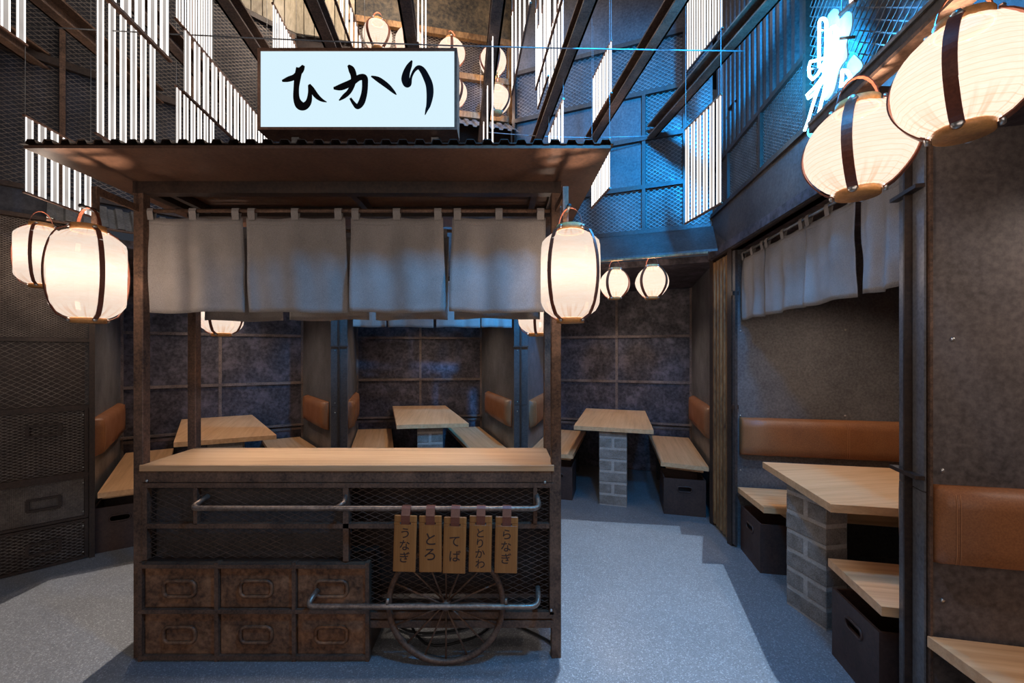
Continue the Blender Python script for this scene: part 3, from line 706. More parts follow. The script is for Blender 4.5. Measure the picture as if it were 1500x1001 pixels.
# front frame
fr = []
fY = 2.036
def rail(px0, px1, py, h, nm='frame_bar', y=fY, t=.028): MB().box(((cx_(px0)+cx_(px1))/2, y, cz_(py)), (cx_(px1)-cx_(px0), t, h)).build(nm, M['rust'], cart)
def stile(px, y0, y1, w, y=fY, t=.028): MB().box((cx_(px), y, (cz_(y0)+cz_(y1))/2), (w, t, cz_(y0)-cz_(y1))).build('frame_bar', M['rust'], cart)
rail(209, 811, 711, .022); rail(216, 806, 770.5, .022); rail(540, 811, 901, .03); rail(209, 811, 914, .034)
stile(213, 714, 820, .022); stile(808, 714, 900, .018); stile(507, 714, 822, .026); stile(287, 714, 768, .018); stile(784, 714, 768, .018)
for (px0, px1, y0, y1) in ((217, 503, 714, 768), (217, 503, 774, 820), (511, 805, 714, 768), (511, 805, 774, 896)):
    diamond(MB(), (cx_(px0), fY+.006, cz_(y1)), (1, 0, 0), cx_(px1)-cx_(px0), cz_(y0)-cz_(y1), .060, .0262, .0010).build('mesh_panel', M['mesh_brown'], cart)
MB().box(((cx_(217)+cx_(507))/2, 2.085, .65), (cx_(507)-cx_(214), .006, .42)).build('backing_panel', M['steel'], cart)
MB().box(((cx_(440)+cx_(811))/2, 2.24, .52), (cx_(811)-cx_(440), .006, .66)).build('rear_panel', M['rust_dark'], cart)
MB().box(((XL+XR)/2, 2.21, .168), (XR-XL, .33, .012)).build('floor_plate', M['rust_dark'], cart)
for x in (XL+.004, XR-.004): MB().box((x, 2.225, .53), (.006, .31, .70)).build('side_panel', M['rust_dark'], cart)
for px, py in ((217, 704), (798, 706), (807, 893)): screw(cart, (cx_(px), fY-.016, cz_(py)), (0, -1, 0), .007)
# six drawers in the low cabinet
cb = MB(); x0, x1, zt = cx_(208), cx_(542), cz_(822)
cb.box(((x0+x1)/2, 2.20, zt/2), (x1-x0-.01, .33, zt-.01))
cb.mat = 1
for px in (210.5, 321, 433.5, 540): cb.box((cx_(px), 2.022, zt/2), (.018, .034, zt))
cb.mat = 1
for py in (825, 892.5, 961): cb.box(((x0+x1)/2, 2.020, min(cz_(py), zt)-(.006 if py == 825 else 0) + (.005 if py == 961 else 0)), (x1-x0, .034, .018))
cb.build('drawer_cabinet', [M['rust_dark'], M['rust']], cart)
dcols = [(214, 317.5), (324.5, 430), (437, 536.5)]; drows = [(830, 889), (896, 957)]
for (a, b) in dcols:
    for (c, e) in drows:
        xc, zc = (cx_(a)+cx_(b))/2, (cz_(c)+cz_(e))/2; w, h = cx_(b)-cx_(a), cz_(c)-cz_(e)
        dr = MB().box((xc, 2.026, zc), (w, .012, h), bev=.003).build('drawer', M['rust_drawer'], cart)
        zc -= .004; pts = []; hw, hh, rr = .074, .037, .026
        for (qx, qz, a0) in ((1, 1, 0), (-1, 1, 90), (-1, -1, 180), (1, -1, 270)):
            for k in range(6):
                an = math.radians(a0+90*k/5); pts.append((xc+qx*(hw-rr)+rr*math.cos(an), 2.014, zc+qz*(hh-rr)+rr*math.sin(an)))
        MB().tube(pts, .0085, 8, True).build('drawer_pull', M['rust_drawer'], dr)
        MB().box((xc, 2.019, zc), (hw*1.72, .006, hh*1.6), bev=.002).build('pull_recess', M['rust_drawer'], dr)
# pipe rails
def pipe(pts, name='handle_rail'):
    P = [Vector(p) for p in pts]; out = []
    for i in range(len(P)):
        if 0 < i < len(P)-1:
            a, b = (P[i-1]-P[i]), (P[i+1]-P[i]); t = min(.04, a.length*.45, b.length*.45); a.normalize(); b.normalize()
            p0, p1 = P[i]+a*t, P[i]+b*t
            for k in range(6): f = k/5; out.append((p0*(1-f)**2+P[i]*2*f*(1-f)+p1*f*f))
        else: out.append(P[i])
    return MB().tube(out, .0125, 12).build(name, M['pipe'], cart)
pipe([(-1.40, 2.035, .770), (-1.425, 1.95, .742), (.175, 1.95, .740), (.165, 2.035, .775)])
pipe([(-.87, 2.015, .335), (-.895, 1.95, .292), (.168, 1.95, .292), (.172, 2.035, .335)])
MB().tube([(cx_(507), 2.03, .775), (-.735, 1.985, .755), (-.76, 1.952, .742)], .010, 8).build('rail_bracket', M['pipe'], cart)
for px in (567, 741): MB().tube([((px-735)/320.5, 1.95, .30), ((px-735)/320.5, 1.958, .325)], .008, 8).build('rail_bracket', M['pipe'], cart)
# wheel
wc = Vector((-.260, 1.988, .281)); R = .276
rim = MB(); prof = [(R, -.014), (R+.002, 0), (R, .014), (R-.018, .014), (R-.024, 0), (R-.018, -.014)]; vs = []; fs = []; N = 56
for i in range(N):
    a = 2*PI*i/N
    for (r, y) in prof: vs.append((wc.x+r*math.cos(a), wc.y+y, wc.z+r*math.sin(a)))
for i in range(N):
    for k in range(6): fs.append((i*6+k, i*6+(k+1) % 6, ((i+1) % N)*6+(k+1) % 6, ((i+1) % N)*6+k))
rim.add(vs, fs, True); wheel = rim.build('wheel', M['rust'], cart)
for i in range(16):
    a = 2*PI*i/16+PI/2; v = Vector((math.cos(a), 0, math.sin(a)))
    MB().tube([wc+v*.012+Vector((0, -.012 if i % 2 else .010, 0)), wc+v*(R-.015)], .0045, 6).build('spoke', M['rust'], wheel)
MB().tube([wc+Vector((0, -.028, 0)), wc+Vector((0, -.024, 0)), wc+Vector((0, .03, 0))], [.012, .021, .021], 14).build('hub', M['rust'], wheel)
# roof
RX0, RX1, RY0, RY1 = -1.905, .434, 1.70, 2.76
MB().box(((RX0+RX1)/2, (RY0+RY1)/2, 2.274), (RX1-RX0, RY1-RY0, .012)).build('roof_panel', M['roof_under'], cart)
corrugated(MB(), (RX0-.012, RY0-.006, 2.284), (1, 0, 0), (0, 1, 0), RX1-RX0+.024, RY1-RY0+.02, .0672, .015, .003).build('roof_sheet', M['rust_dark'], cart)
for y in (YF, YR): MB().box(((XL+XR)/2, y, 2.240), (XR-XL+.046, .05, .055)).build('roof_beam', M['rust_dark'], cart)
for x in (XL, XR, (XL+XR)/2, XL+.10, XR-.10): MB().box((x, (YF+YR)/2, 2.247), (.045 if x in (XL, XR) else .03, YR-YF, .04)).build('roof_beam', M['rust_dark'], cart)
for y in (YF+.012, YR): MB().tube([(XL, y, 2.139), (XR, y, 2.139)], .0095, 10).build('curtain_rod', M['rust'], cart)
for x in (XL, XR):
    for y, s in ((YF, -1), (YR, 1)):
        ar = MB().bar((x, y, 2.139), (x+.01, y+s*.245, 2.139), .012, .032).build('lantern_arm', M['rust'], cart)
        MB().box((x+.01, y+s*.245, 2.06), (.024, .014, .19)).build('drop_bar', M['rust'], ar)
        MB().tube([(x+.015, y+s*.24, 2.052), (x+.015, y+s*.315, 2.052)], .009, 10).build('hook_rod', M['black'], ar)
MB().box((XR+.006, YF-.01, .34), (.02, .02, .10)).build('latch', M['rust_dark'], cart)
# cables on the floor under the cart
def cable(pts, label): tag(MB().tube(pts, .006, 8).build('floor_cable', M['black']), label, 'cable', 'cables under the cart')
def arc(p, n=24):
    P = [Vector(q) for q in p]; out = []
    for i in range(len(P)-1):
        p0 = P[max(i-1, 0)]; p1 = P[i]; p2 = P[i+1]; p3 = P[min(i+2, len(P)-1)]
        for k in range(n//(len(P)-1)):
            t = k/(n//(len(P)-1)); out.append(.5*((2*p1)+(p2-p0)*t+(2*p0-5*p1+4*p2-p3)*t*t+(3*p1-p0-3*p2+p3)*t**3))
    return out+[P[-1]]
cable(arc([(-.62, 2.33, .10), (-.56, 2.26, .02), (-.42, 2.2, .008), (-.2, 2.24, .008), (-.1, 2.34, .008)]), 'black cable coiling on the floor behind the cart wheel')
cable(arc([(-.55, 2.36, .05), (-.38, 2.12, .008), (-.15, 2.16, .008), (.0, 2.3, .007), (.2, 2.17, .008), (.25, 2.12, .008)]), 'black cable trailing from the wheel to the cart post')

# ------------------------------------------------------------------ hand lettered and branded characters
def strokes(mb, ST, f, th):
    """ST: strokes of (x, y, width); f maps x, y to a point on the sheet; th: small offset vector for thickness"""
    for si, st in enumerate(ST):
        P = []; m = len(st); lift = th*(.5*si)
        for i in range(m-1):
            q = [st[max(i-1, 0)], st[i], st[i+1], st[min(i+2, m-1)]]
            for k in range(8):
                t = k/8; P.append([.5*((2*q[1][j])+(q[2][j]-q[0][j])*t+(2*q[0][j]-5*q[1][j]+4*q[2][j]-q[3][j])*t*t+(3*q[1][j]-q[0][j]-3*q[2][j]+q[3][j])*t**3) for j in range(3)])
        P.append(list(st[-1])); L = []; Rr = []
        for i, p in enumerate(P):
            a, b = P[max(i-1, 0)], P[min(i+1, len(P)-1)]; dx, dy = b[0]-a[0], b[1]-a[1]; l = math.hypot(dx, dy) or 1
            w = max(p[2], .5)*.56; L.append((p[0]-dy/l*w, p[1]+dx/l*w)); Rr.append((p[0]+dy/l*w, p[1]-dx/l*w))
        vs = []; n = len(P)
        for q in L+Rr: vs.append(f(*q)+lift)
        vs += [v+th for v in vs]
        fs = []
        for i in range(n-1):
            fs += [(i, i+1, n+i+1, n+i), (2*n+i, 3*n+i, 3*n+i+1, 2*n+i+1), (i, 2*n+i, 2*n+i+1, i+1), (n+i, n+i+1, 3*n+i+1, 3*n+i)]
        fs += [(0, n, 3*n, 2*n), (n-1, 3*n-1, 4*n-1, 2*n-1)]
        mb.add(vs, fs)
sign = empty('lightbox_sign', (-.605, 1.83, 2.39), 'glowing white lightbox sign with three black brush characters on the cart roof', 'sign')
SY = 1.78; fs_ = lambda px, py, o=0: Vector(((px-CX)/F*SY, SY-o, EYE+(CY-py)/F*SY))
a, b = fs_(377, 190), fs_(669.5, 70); c = (a+b)/2; w, h = b.x-a.x, b.z-a.z; dp = .10
fm = MB(); ft = .0115
fm.box((c.x, SY+dp/2, a.z+ft/2), (w, dp, ft)); fm.box((c.x, SY+dp/2, b.z-ft/2), (w, dp, ft))
for sx in (-1, 1): fm.box((c.x+sx*(w/2-ft/2), SY+dp/2, c.z), (ft, dp, h-2*ft))
fm.box((c.x, SY+dp-.004, c.z), (w-2*ft, .008, h-2*ft)); fm.build('frame', M['copper'], sign)
MB().box((c.x, SY+.008, c.z), (w-2*ft, .006, h-2*ft)).build('face', M['sign'], sign)
q = lambda x, y: fs_(360+x/3.3375, y/3.3375, -.0035)
HI = [[(176, 394, 8), (205, 386, 22), (240, 372, 24), (268, 340, 26), (281, 318, 12)], [(262, 330, 30), (252, 380, 28), (246, 430, 24), (247, 480, 28), (262, 512, 38), (285, 518, 34), (306, 497, 26), (313, 455, 18), (311, 415, 14)], [(310, 412, 10), (322, 435, 22), (345, 468, 22), (370, 488, 14), (395, 498, 3)]]
KA = [[(428, 430, 10), (465, 424, 28), (515, 402, 28), (552, 378, 26), (578, 378, 28), (582, 410, 26), (578, 455, 26), (565, 498, 28), (546, 520, 22), (528, 505, 16), (510, 478, 10)], [(500, 318, 10), (516, 338, 28), (527, 372, 26), (522, 410, 22), (505, 446, 20), (480, 470, 18), (455, 490, 4)], [(613, 372, 6), (648, 388, 22), (690, 418, 22), (720, 446, 14), (736, 462, 4)]]
RI = [[(812, 294, 6), (800, 318, 22), (786, 350, 30), (780, 385, 36), (788, 410, 30), (802, 408, 14), (808, 375, 10), (822, 345, 12), (842, 328, 18), (862, 340, 26), (882, 375, 30), (897, 415, 32), (900, 460, 30), (893, 510, 20), (884, 535, 12), (876, 560, 3)]]
for st in (HI, KA, RI):
    mb = MB(); strokes(mb, st, q, Vector((0, -.0015, 0))); mb.build('character', M['ink'], sign)
for px in (423, 634): MB().box((fs_(px, 0).x, SY+.07, 2.339), (.032, .03, .084)).build('bracket', M['galv'], sign)

def glyphs(mb, chars, size):
    """chars: (character, x, z) in the sheet facing the viewer; flat letter meshes"""
    for ch, x, y, z in chars:
        cu = bpy.data.curves.new('glyph', 'FONT'); cu.body = ch; cu.size = size; cu.align_x = 'CENTER'; cu.offset = size*.006; cu.extrude = .0006
        o = bpy.data.objects.new('glyph', cu); COL.objects.link(o)
        dg = bpy.context.evaluated_depsgraph_get(); me = bpy.data.meshes.new_from_object(o.evaluated_get(dg))
        mb.add([(x+v.co.x, y-v.co.z, z+v.co.y) for v in me.vertices], [tuple(p.vertices) for p in me.polygons])
        bpy.data.meshes.remove(me); bpy.data.objects.remove(o); bpy.data.curves.remove(cu)
TAGS = [(594.5, 755, 'うなぎ', -.03, 'wooden menu tag with three branded characters, farthest from the cart post', .052),
        (630.5, 755.5, 'とろ', .0, 'wooden menu tag with two large branded characters', .064),
        (667, 757.5, 'てば', -.025, 'wooden menu tag with two branded characters, middle of the row and hanging lowest', .056),
        (704.5, 755.5, 'とりかわ', -.02, 'wooden menu tag with four branded characters', .047),
        (742.5, 757, 'らなぎ', -.022, 'wooden menu tag with three branded characters, closest to the cart post', .052)]
for px, py, txt, tilt, lb, sz in TAGS:
    ty = 1.930; s_ = F/ty; X = (px-CX)/s_; zt = EYE+(CY-py)/s_; zb = zt-.256; w = .1025
    r = empty('menu_tag', (X, ty, zt), lb, 'tag', 'wooden menu tags on the cart rail')
    bd_ = MB(); bd_.box((0, 0, -.016), (w, .009, .032), bev=.003); bd_.box((0, 0, -.148), (w, .009, .216), bev=.003)
    for sx in (-1, 1): bd_.box((sx*(w/4+.0125), 0, -.036), (w/2-.025, .009, .010))
    bo = bd_.build('board', M['tagwood'], r, True)
    pr = zt-.735
    st = [(0, -.003, -.040), (0, -.006, -.025), (0, -.007, 0), (0, .004, .028), (0, .013, .037), (0, .026, .037), (0, .036, .025), (0, .030, .005), (0, .008, -.022), (0, .006, -.040), (0, -.003, -.040)]
    dz = .7545-.037-zt
    MB().ribbon([(0, y, z+(dz if z > .02 else 0)) for _, y, z in st], (1, 0, 0), .040, .003).build('strap', M['strap'], r, True)
    g = MB(); n_ = len(txt); z0 = -.075 if n_ > 2 else -.10; step = {2: .068, 3: .055, 4: .0465}[n_]
    glyphs(g, [(ch, random.uniform(-.002, .002), -.0052, z0-step*(i+.42)) for i, ch in enumerate(txt)], sz)
    g.build('lettering', M['burn'], bo, True)
    r.rotation_euler = (0, tilt*-1, 0)

# ------------------------------------------------------------------ split curtains
def noren(a, b, zrod, ztop, zbot, label, group, seed, tabs=(.06, .5, .94), amp=.017, lean=0., tw=.034):
    rnd = random.Random(seed); A3, B3 = Vector((*a, 0)), Vector((*b, 0)); dd = (B3-A3); L = dd.length; dd.normalize(); nn = Vector((dd.y, -dd.x, 0))
    r = empty('noren_curtain', ((a[0]+b[0])/2, (a[1]+b[1])/2, zrod), label, 'curtain', group)
    nx, nz = 28, 18; ph = [rnd.uniform(0, 6) for _ in range(6)]; vs = []; fs = []
    k1, k2 = rnd.uniform(1.2, 1.9), rnd.uniform(2.6, 3.6)
    for i in range(nx+1):
        u = i/nx
        for k in range(nz+1):
            t = k/nz
            sag = .007*math.sin(PI*min(1, abs(((u-tabs[0])/(tabs[-1]-tabs[0])*2) % 1)))*(1-t)
            f = amp*(math.sin(2*PI*k1*u+ph[0]+.5*t)*(.35+.65*t)+.5*math.sin(2*PI*k2*u+ph[1]-t)*(.6+.4*(1-t)))+.35*amp*math.sin(5*t+ph[2]+3*u)
            f += .004*(mnoise.noise((u*4+seed, t*4, 1.3)))
            x = L*u+lean*t*.02+.006*math.sin(3*t+ph[3])*(u-.5)
            p = A3+dd*x+nn*(f*(.25+.75*min(1, t*3)))
            vs.append((p.x, p.y, ztop+(zbot-ztop)*t-sag+.004*math.sin(2*PI*u+ph[4])*t))
    for i in range(nx):
        for k in range(nz): fs.append((i*(nz+1)+k, i*(nz+1)+k+1, (i+1)*(nz+1)+k+1, (i+1)*(nz+1)+k))
    mb = MB(); mb.add(vs, fs, True); cl = mb.build('cloth', M['cloth'], r)
    so = cl.modifiers.new('thick', 'SOLIDIFY'); so.thickness = .0022; so.offset = 0
    for z, o in ((ztop-.032, 0), ):   # sewn hem line
        pts = []
        for i in range(0, nx+1, 1):
            q = Vector(vs[i*(nz+1)+1]); pts.append((q.x+nn.x*.0016, q.y+nn.y*.0016, q.z-.006))
        MB().tube(pts, .0009, 4).build('hem_seam', M['cloth'], r)
    for u in tabs:
        p = A3+dd*(L*u); z0 = ztop-.014
        loop = [p+nn*o+Vector((0, 0, z)) for o, z in ((.006, z0), (.013, zrod-.004), (.008, zrod+.010), (0, zrod+.0125), (-.008, zrod+.010), (-.012, zrod-.004), (-.005, z0))]
        MB().ribbon(loop, dd, tw, .002).build('tab', M['cloth'], r)
    return r
FN = [(213, 355), (361, 505), (513, 650), (662, 800)]
FL = ['linen noren panel on the front rod, next to the post by the paired lanterns', 'linen noren panel on the front rod, second from the post by the paired lanterns', 'linen noren panel on the front rod, hanging above the menu tags', 'linen noren panel on the front rod, next to the lantern above the counter end']
for i, (p, s) in enumerate(FN):
    k = 1/303.0; noren(((p-735)*k, 2.062), ((s-735)*k, 2.062), 2.139, 2.108, 1.648, FL[i], 'linen curtains on the front rod of the cart', 11+i, lean=(.4, .6, .3, -.5)[i])
RN = [(303, 415), (427, 541), (549, 657), (666, 790)]
RLb = ['dim linen panel on the rear cart rod, next to the rear post', 'dim linen panel on the rear cart rod, second from the rear post', 'blue tinged linen panel on the rear cart rod, third along', 'blue tinged linen panel on the rear cart rod, at the counter end lantern']
for i, (p, s) in enumerate(RN):
    k = 1/260.4; noren(((p-735)*k, 2.40), ((s-735)*k, 2.40), 2.139, 2.108, 1.632+.004*i, RLb[i], 'linen curtains on the rear rod of the cart', 31+i)
mb = MB(); mb.tube([(-1.5, 4.12, 2.20), (.10, 4.20, 2.20)], .010, 8); rod2 = mb.build('curtain_rod', M['black']); tag(rod2, 'black rod across the middle booth opening behind the cart', 'rod')
for i, (p, s) in enumerate(((518, 566), (568, 635), (639, 703), (704, 750))):
    ka, kb = (p-735)/F, (s-735)/F; ya, yb = 4.195/(1-.05*ka), 4.195/(1-.05*kb)
    noren((ka*ya, ya), (kb*yb, yb), 2.20, 2.165, 1.705, ('blue lit linen panel over the middle booth, beside the first divider', 'blue lit linen panel over the middle booth, second from the first divider', 'blue lit linen panel over the middle booth, third from the first divider', 'blue lit linen panel over the middle booth, beside the second divider')[i], 'blue lit curtains of the middle booth', 51+i, tw=.03)
sy = lambda px: 1.323/((px-735)/F-.147)
sx_ = lambda y: 1.323+.147*y
tag(MB().tube([(sx_(3.2), 3.2, 2.19), (sx_(1.68), 1.68, 2.19)], .008, 8).build('curtain_rod', M['galv']), 'thin steel rod under the header of the side booth', 'rod')
for i, (p, s) in enumerate(((1087.5, 1120), (1121.5, 1179), (1181, 1253), (1262, 1328))):
    ya, yb = sy(p), sy(s)
    noren((sx_(ya), ya), (sx_(yb), yb), 2.19, 2.155, 1.70+.004*i, ('narrow grey linen panel over the side booth, next to the golden ribbed column', 'grey linen panel over the side booth, second from the ribbed column', 'wide grey linen panel over the side booth with a bluish corner', 'grey linen panel beside the steel partition end under the small lantern')[i], 'grey curtains of the side booth', 71+i, amp=.012)

# ------------------------------------------------------------------ lanterns
def lantern(kind):
    r = empty('paper_lantern', (0, 0, 0))
    if kind == 'barrel':
        H, R0, rr = .40, .119, .056
        prof = [(rr-.004, .018), (.075, .030), (.100, .050), (.115, .070), (R0, .085), (R0+.001, .14), (R0+.001, .20), (R0+.001, .26), (R0, .315), (.116, .330), (.103, .345), (.080, .362), (rr-.004, .378)]
        wob = lambda a, i, z: .012*math.sin(8*a+i)*(1 if 2 < i < 10 else .5)+(.03*math.sin(22*a) if i in (1, 2, 11) else 0)
        bulge = lambda t: .058+(.134-.058)*max(0, math.sin(PI*t))**.42
    else:
        H, R0, rr = .28, .1325, .054
        prof = []
        for k in range(15):
            t = k/14; prof.append((rr-.004+(R0-rr+.004)*max(0, math.sin(PI*t))**.72, .016+.246*t))
        wob = lambda a, i, z: .022*math.sin(18*a+.8*math.sin(3*a))*abs(i-7)/7+.006*math.sin(7*a+i*.5)
        bulge = lambda t: .058+(.138-.058)*max(0, math.sin(PI*t))**.75
    M_ = M['lan_c'] if kind == 'barrel' else M['lan_r']
    MB().lathe(prof, 72, wob=wob).build('shade', M_, r, True)
    rings = []
    for nm, z0, z1 in (('bottom_ring', 0, .022), ('top_ring', H-.026, H)):
        p = [(rr-.005, z0), (rr, z0), (rr, z1), (rr-.005, z1), (rr-.005, z0)]
        if nm == 'bottom_ring': p = [(.0, z0), (rr, z0), (rr, z1), (.0, z1)]
        rings.append(MB().lathe(p, 36).build(nm, M['ring'], r, True))
    for k in range(4):
        a = PI/2*k+PI/4+.35; ca, sa = math.cos(a), math.sin(a); pts = []
        for j in range(19):
            t = j/18; q = bulge(t); pts.append((q*ca, q*sa, .010+(H-.022)*t))
        st = MB().ribbon(pts, (-sa, ca, 0), .0165 if kind == 'barrel' else .025, .0035).build('strap', M['strap'], r, True)
        for z in (.011, H-.013):
            MB().tube([(.058*ca, .058*sa, z), (.064*ca, .064*sa, z), (.0675*ca, .0675*sa, z)], [.0075, .0075, .0055] if kind == 'barrel' else [.0115, .0115, .009], 14).build('stud', M['chrome'], st, True)
    lp = []
    for j in range(13):
        t = PI*j/12; lp.append((.050*math.cos(t), 0, H-.01+.085*math.sin(t)))
    MB().ribbon(lp, (0, 1, 0), .014, .003).build('handle', M['strap'], r, True)
    d = bpy.data.lights.new('bulb', 'POINT'); d.energy = 26 if kind == 'barrel' else 22; d.color = (1, .83, .68); d.shadow_soft_size = .022
    o = bpy.data.objects.new('bulb', d); COL.objects.link(o); o.parent = r; o.location = (0, 0, H*.5)
    return r
_proto = {}
def place_lantern(kind, loc, rot, label, group, scale=1.):
    if kind not in _proto: o = _proto[kind] = lantern(kind)
    else: o = copy_tree(_proto[kind])
    o.location = loc; o.rotation_euler = (0, 0, rot); o.scale = (scale,)*3
    return tag(o, label, 'lantern', group)
place_lantern('barrel', (XR+.022, 1.755, 1.575), -.37, 'glowing barrel lantern hanging at the counter end over the menu tags', 'lanterns on the cart arms')
place_lantern('barrel', (XL+.03, 1.755, 1.575), -.07, 'largest glowing barrel lantern beside the cart corner post, front of the overlapping pair', 'lanterns on the cart arms')
place_lantern('barrel', (XL-.02, 2.665, 1.557), .5, 'glowing lantern seen under the curtains above the first table', 'lanterns on the cart arms')
place_lantern('barrel', (XR-.035, 2.665, 1.557), .2, 'glowing lantern half hidden behind the lantern at the counter end', 'lanterns on the cart arms')
place_lantern('barrel', (-2.87, 2.66, 1.86), .9, 'glowing barrel lantern under the corrugated awning, half covered by a larger one', 'lanterns at the booths')
place_lantern('round', (1.055, 1.265, 1.915), -.43, 'round ribbed lantern below the neon sign, smaller of the near overlapping pair', 'round lanterns on the side header')
place_lantern('round', (1.06, .98, 1.95), -.54, 'largest round ribbed lantern at the frame corner with stitched brown strap', 'round lanterns on the side header', .95)
place_lantern('round', (.965, 3.645, 1.912), -.3, 'small round lantern under the booth flashing, beside the cart lantern', 'round lanterns at the right booth', .95)
place_lantern('round', (1.243, 3.53, 1.90), -.54, 'small round lantern under the booth flashing, nearer the golden ribbed column', 'round lanterns at the right booth')
RLAN = [(553, 52, 'high round lantern on the rear wall, first of the upper row next to pale planks'), (600, 62, 'high round lantern on the rear wall, half behind a beam above the lightbox sign'),
        (661, 78, 'high round lantern on the rear wall, just above the lightbox sign corner'), (722, 90, 'high round lantern on the rear wall, last of the upper row behind a beam'),
        (664, 136, 'high round lantern of the lower row, mostly hidden behind the lightbox sign'), (728, 146, 'high round lantern of the lower row behind a beam, beside the lightbox sign')]
for i, (px, py, lb) in enumerate(RLAN):
    k = (px-CX)/F; Y = 4.473/(1-.223*k)-.24
    place_lantern('round', (k*Y, Y, EYE+(CY-py)/F*Y-.14), .3*i, lb, 'round lanterns on the rear wall', 1.0)

# ------------------------------------------------------------------ lit acrylic strip panels hung from wires
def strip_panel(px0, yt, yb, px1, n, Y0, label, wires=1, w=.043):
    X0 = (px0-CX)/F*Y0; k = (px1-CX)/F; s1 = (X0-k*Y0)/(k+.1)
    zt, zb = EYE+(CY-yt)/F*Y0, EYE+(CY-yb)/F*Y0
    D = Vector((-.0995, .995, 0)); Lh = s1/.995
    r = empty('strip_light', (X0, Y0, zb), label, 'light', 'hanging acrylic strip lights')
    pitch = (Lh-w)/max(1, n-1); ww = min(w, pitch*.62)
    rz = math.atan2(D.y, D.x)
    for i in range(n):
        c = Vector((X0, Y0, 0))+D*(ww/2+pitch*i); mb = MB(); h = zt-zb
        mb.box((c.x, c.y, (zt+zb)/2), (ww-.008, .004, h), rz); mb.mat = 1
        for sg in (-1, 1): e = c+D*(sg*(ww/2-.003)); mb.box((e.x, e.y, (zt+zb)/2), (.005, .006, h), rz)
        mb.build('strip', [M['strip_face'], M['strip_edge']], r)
    for z in (zt, zb):
        if z < 4.6: a = Vector((X0, Y0, z))-D*.01; MB().bar(a, a+D*(Lh+.02), .014, .010).build('rail', M['copper'], r)
    for f in (.0, 1.):
        p = Vector((X0, Y0, 0))+D*Lh*f; MB().tube([(p.x, p.y, zb), (p.x, p.y, max(zt+.4, 4.3))], .0018, 5).build('suspension_wire', M['galv'], r)
SP = [(-50, -160, 3, 37, 4, 2.0, 'strip light cut by the frame edge, above the lantern pair'),
 (37, 170, 282, 133, 6, 2.37, 'short strip light behind the roof corner over the lantern pair'),
 (142, -14, 196, 227, 6, 2.34, 'tall strip light of six strips against the mesh wall'),
 (155, -190, -6, 247, 5, 1.32, 'strip light with blue lit lower rail above the tall six strip one'),
 (258.5, 127, 240, 313, 6, 2.88, 'short strip light behind the roof edge beside the long stepped one'),
 (270.5, 43, 136, 391, 12, 2.10, 'long strip light of many strips descending behind the lightbox sign'),
 (258, -170, 28, 311, 7, 2.6, 'strip light of thin strips high before the mesh wall'),
 (400, 6, 120, 434, 6, 2.75, 'narrow strip light just above the lightbox sign, before pale planks'),
 (470, -130, -60, 534, 9, 2.2, 'slanting strip light between two beams above the lightbox sign'),
 (612, -160, 64, 624, 3, 2.6, 'edge on strip light above the lightbox sign, half over a high lantern'),
 (722, 28, 250, 704, 4, 2.6, 'edge on strip light along a beam beside the lightbox sign'),
 (777, -150, 6, 750, 5, 2.5, 'strip light with pale rail above the roof, first before the dark plate'),
 (823, -150, 0, 785, 6, 2.5, 'strip light with slanting rail above the roof, second before the dark plate'),
 (825, -20, 76, 804, 5, 3.1, 'narrow strip light peeking out behind a sloping rail'),
 (803, -20, 112, 788, 4, 3.2, 'narrow long strip light deep between the sloping rail and a beam'),
 (825, 146, 230, 804, 5, 3.0, 'small strip light low behind the roof edge and a beam'),
 (895.5, 60, 137, 869, 6, 3.27, 'short strip light before the blue mesh wall between two beams'),
 (1057.5, -150, 42, 1007, 7, 2.9, 'strip light high by the dark wall corner'),
 (1056, 139, 298, 1004.5, 6, 2.72, 'largest strip light on the blue side, below a beam at the wall corner'),
 (893, 203, 276, 867, 6, 3.2, 'strip light beside the roof tip before the blue mesh'),
 (1250, -60, 4, 1233, 3, 1.75, 'strip light stub above the neon sign')]
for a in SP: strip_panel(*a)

# ------------------------------------------------------------------ neon sign
neon = empty('neon_sign', (1.46, 2.0, 2.45), 'bright blue white neon sign of looping tubes on a rounded clear board', 'neon sign')
def pn(x, y, o=1.17):
    px, py = 1160+x/4.77, y/4.77; k = (px-CX)/F; Y = o/(k-.147); return Vector((k*Y, Y, EYE+(CY-py)/F*Y))
NS = [[(190, 470), (190, 330), (191, 220), (193, 150), (214, 130), (238, 150), (240, 230), (238, 330), (234, 430), (225, 520)],
 [(300, 185), (270, 205), (262, 290), (262, 370), (240, 450), (215, 500)], [(304, 195), (300, 250), (285, 330), (262, 400)],
 [(215, 410), (160, 425), (130, 430), (118, 470), (122, 530), (145, 555), (180, 520), (225, 440), (262, 395), (278, 410), (262, 450), (220, 530), (160, 610), (104, 665), (115, 688), (160, 650), (205, 580)],
 [(240, 540), (190, 610), (150, 720), (115, 840), (88, 915)], [(242, 545), (225, 640), (205, 720), (188, 790)],
 [(352, 490), (350, 540), (342, 610)], [(352, 492), (385, 500), (408, 545), (385, 570), (362, 600)]]
for st in NS: MB().tube(arc([pn(x, y) for x, y in st], 30), .0068, 8).build('tube', M['neon'], neon)
for x, y in ((185, 215), (108, 485), (100, 685), (330, 270), (320, 525)):
    a = pn(x, y); MB().tube([a, a+Vector((.06, -.009, 0))], .006, 8).build('stand_off', M['chrome'], neon)
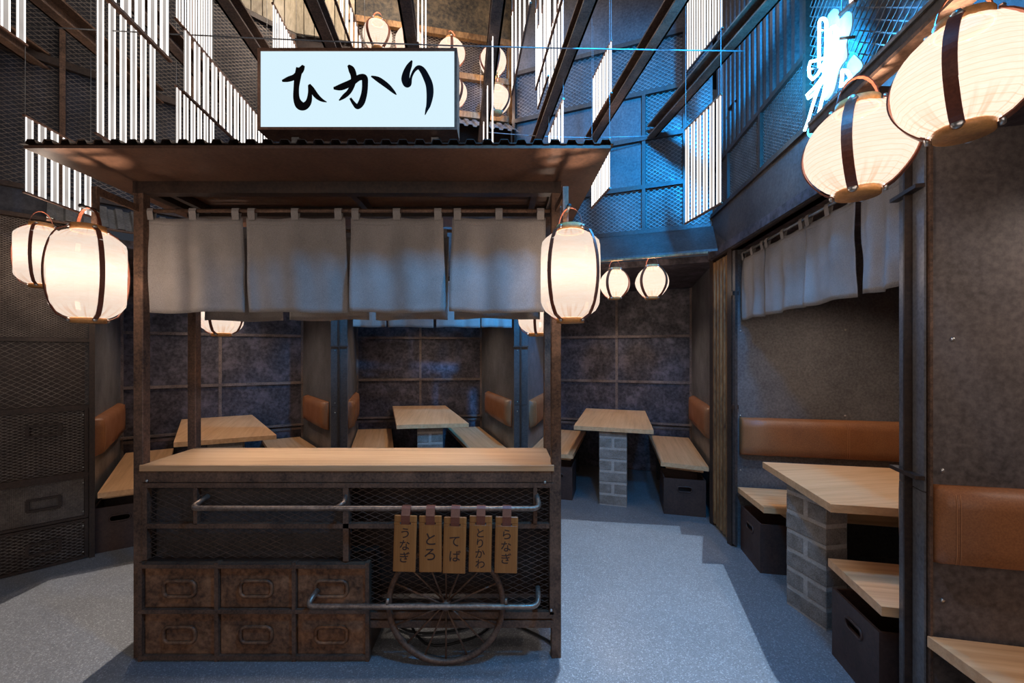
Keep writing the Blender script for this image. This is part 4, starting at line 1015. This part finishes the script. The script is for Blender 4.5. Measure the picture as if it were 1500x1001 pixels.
def board(pts, o, nm):
    P = [pn(x, y, o) for x, y in pts]; P = arc(P+[P[0]], 6*len(P))[:-1]; n_ = len(P); nn_ = Vector((-.989, .145, 0))*.006
    mb = MB(); mb.add(P+[p+nn_ for p in P], [list(range(n_)), list(range(n_, 2*n_))[::-1]]+[(i, n_+i, n_+(i+1) % n_, (i+1) % n_) for i in range(n_)]); mb.build(nm, M['acrylic'], neon)
board([(300, 60), (262, 110), (258, 190), (285, 300), (275, 420), (240, 560), (238, 700), (300, 640), (345, 480), (395, 400), (392, 300), (425, 200), (428, 100), (395, 82), (345, 130), (335, 70)], 1.215, 'back_board')
board([(445, 380), (400, 440), (395, 520), (420, 560), (490, 490), (500, 440)], 1.215, 'back_board')
board([(205, 850), (130, 890), (115, 940), (150, 965), (200, 920)], 1.215, 'back_board')

# ------------------------------------------------------------------ unseen masks added to cut the spots into pools on the floor
def pool_gobo(L, polys, label):
    """added unseen housing: an open box with an aperture plate cut to the pool's outline"""
    Lv = Vector(L); r = empty('floor_pool_gobo', (L[0], L[1], L[2]), label, 'gobo'); dz = .15; z = L[2]-dz
    P = [(L[0]+(x-L[0])*dz/L[2], L[1]+(y-L[1])*dz/L[2]) for x, y in polys]
    cx = sum(p[0] for p in P)/len(P); cy = sum(p[1] for p in P)/len(P)
    ang = [(math.atan2(p[1]-cy, p[0]-cx), p) for p in P]; ang.sort(); P = [p for _, p in ang]
    # ring of quads from the aperture to an outer square
    m = len(P); out = []
    for p in P:
        d = Vector((p[0]-cx, p[1]-cy)); s = .25/max(abs(d.x), abs(d.y)); out.append((cx+d.x*s, cy+d.y*s))
    mb = MB(); mb.add([(p[0], p[1], z) for p in P]+[(p[0], p[1], z) for p in out], [(i, (i+1) % m, m+(i+1) % m, m+i) for i in range(m)])
    o = mb.build('gobo_plate', M['black'], r); o.modifiers.new('thick', 'SOLIDIFY').thickness = .003
    h = MB()
    for sx, sy, wx, wy in ((-.26, 0, .01, .53), (.26, 0, .01, .53), (0, -.26, .53, .01), (0, .26, .53, .01)): h.box((cx+sx, cy+sy, z+.15), (wx, wy, .30))
    h.box((cx, cy, z+.30), (.53, .53, .01)); h.build('gobo_box', M['black'], r)
fl = lambda px, py: (EYE*(px-CX)/(py-CY), EYE*F/(py-CY))
pool_gobo(LP1, [(.1, 3.86), fl(822, 761), fl(998, 783), fl(996, 771), fl(1030, 786), fl(1059, 827), fl(1029, 826), fl(1130, 983), (1.18, 1.6), (1.0, 1.05), (-.15, 1.05), (.27, 1.95), (.28, 2.5), (.1, 2.9)], 'added unseen light framing spotlight above the aisle')
pool_gobo(LP2, [fl(0, 886), fl(73, 850), fl(195, 826), (-1.85, 3.0), (-1.85, 1.3), (-3.0, 1.2), (-3.1, 2.1)], 'added unseen light framing spotlight above the cart corner')
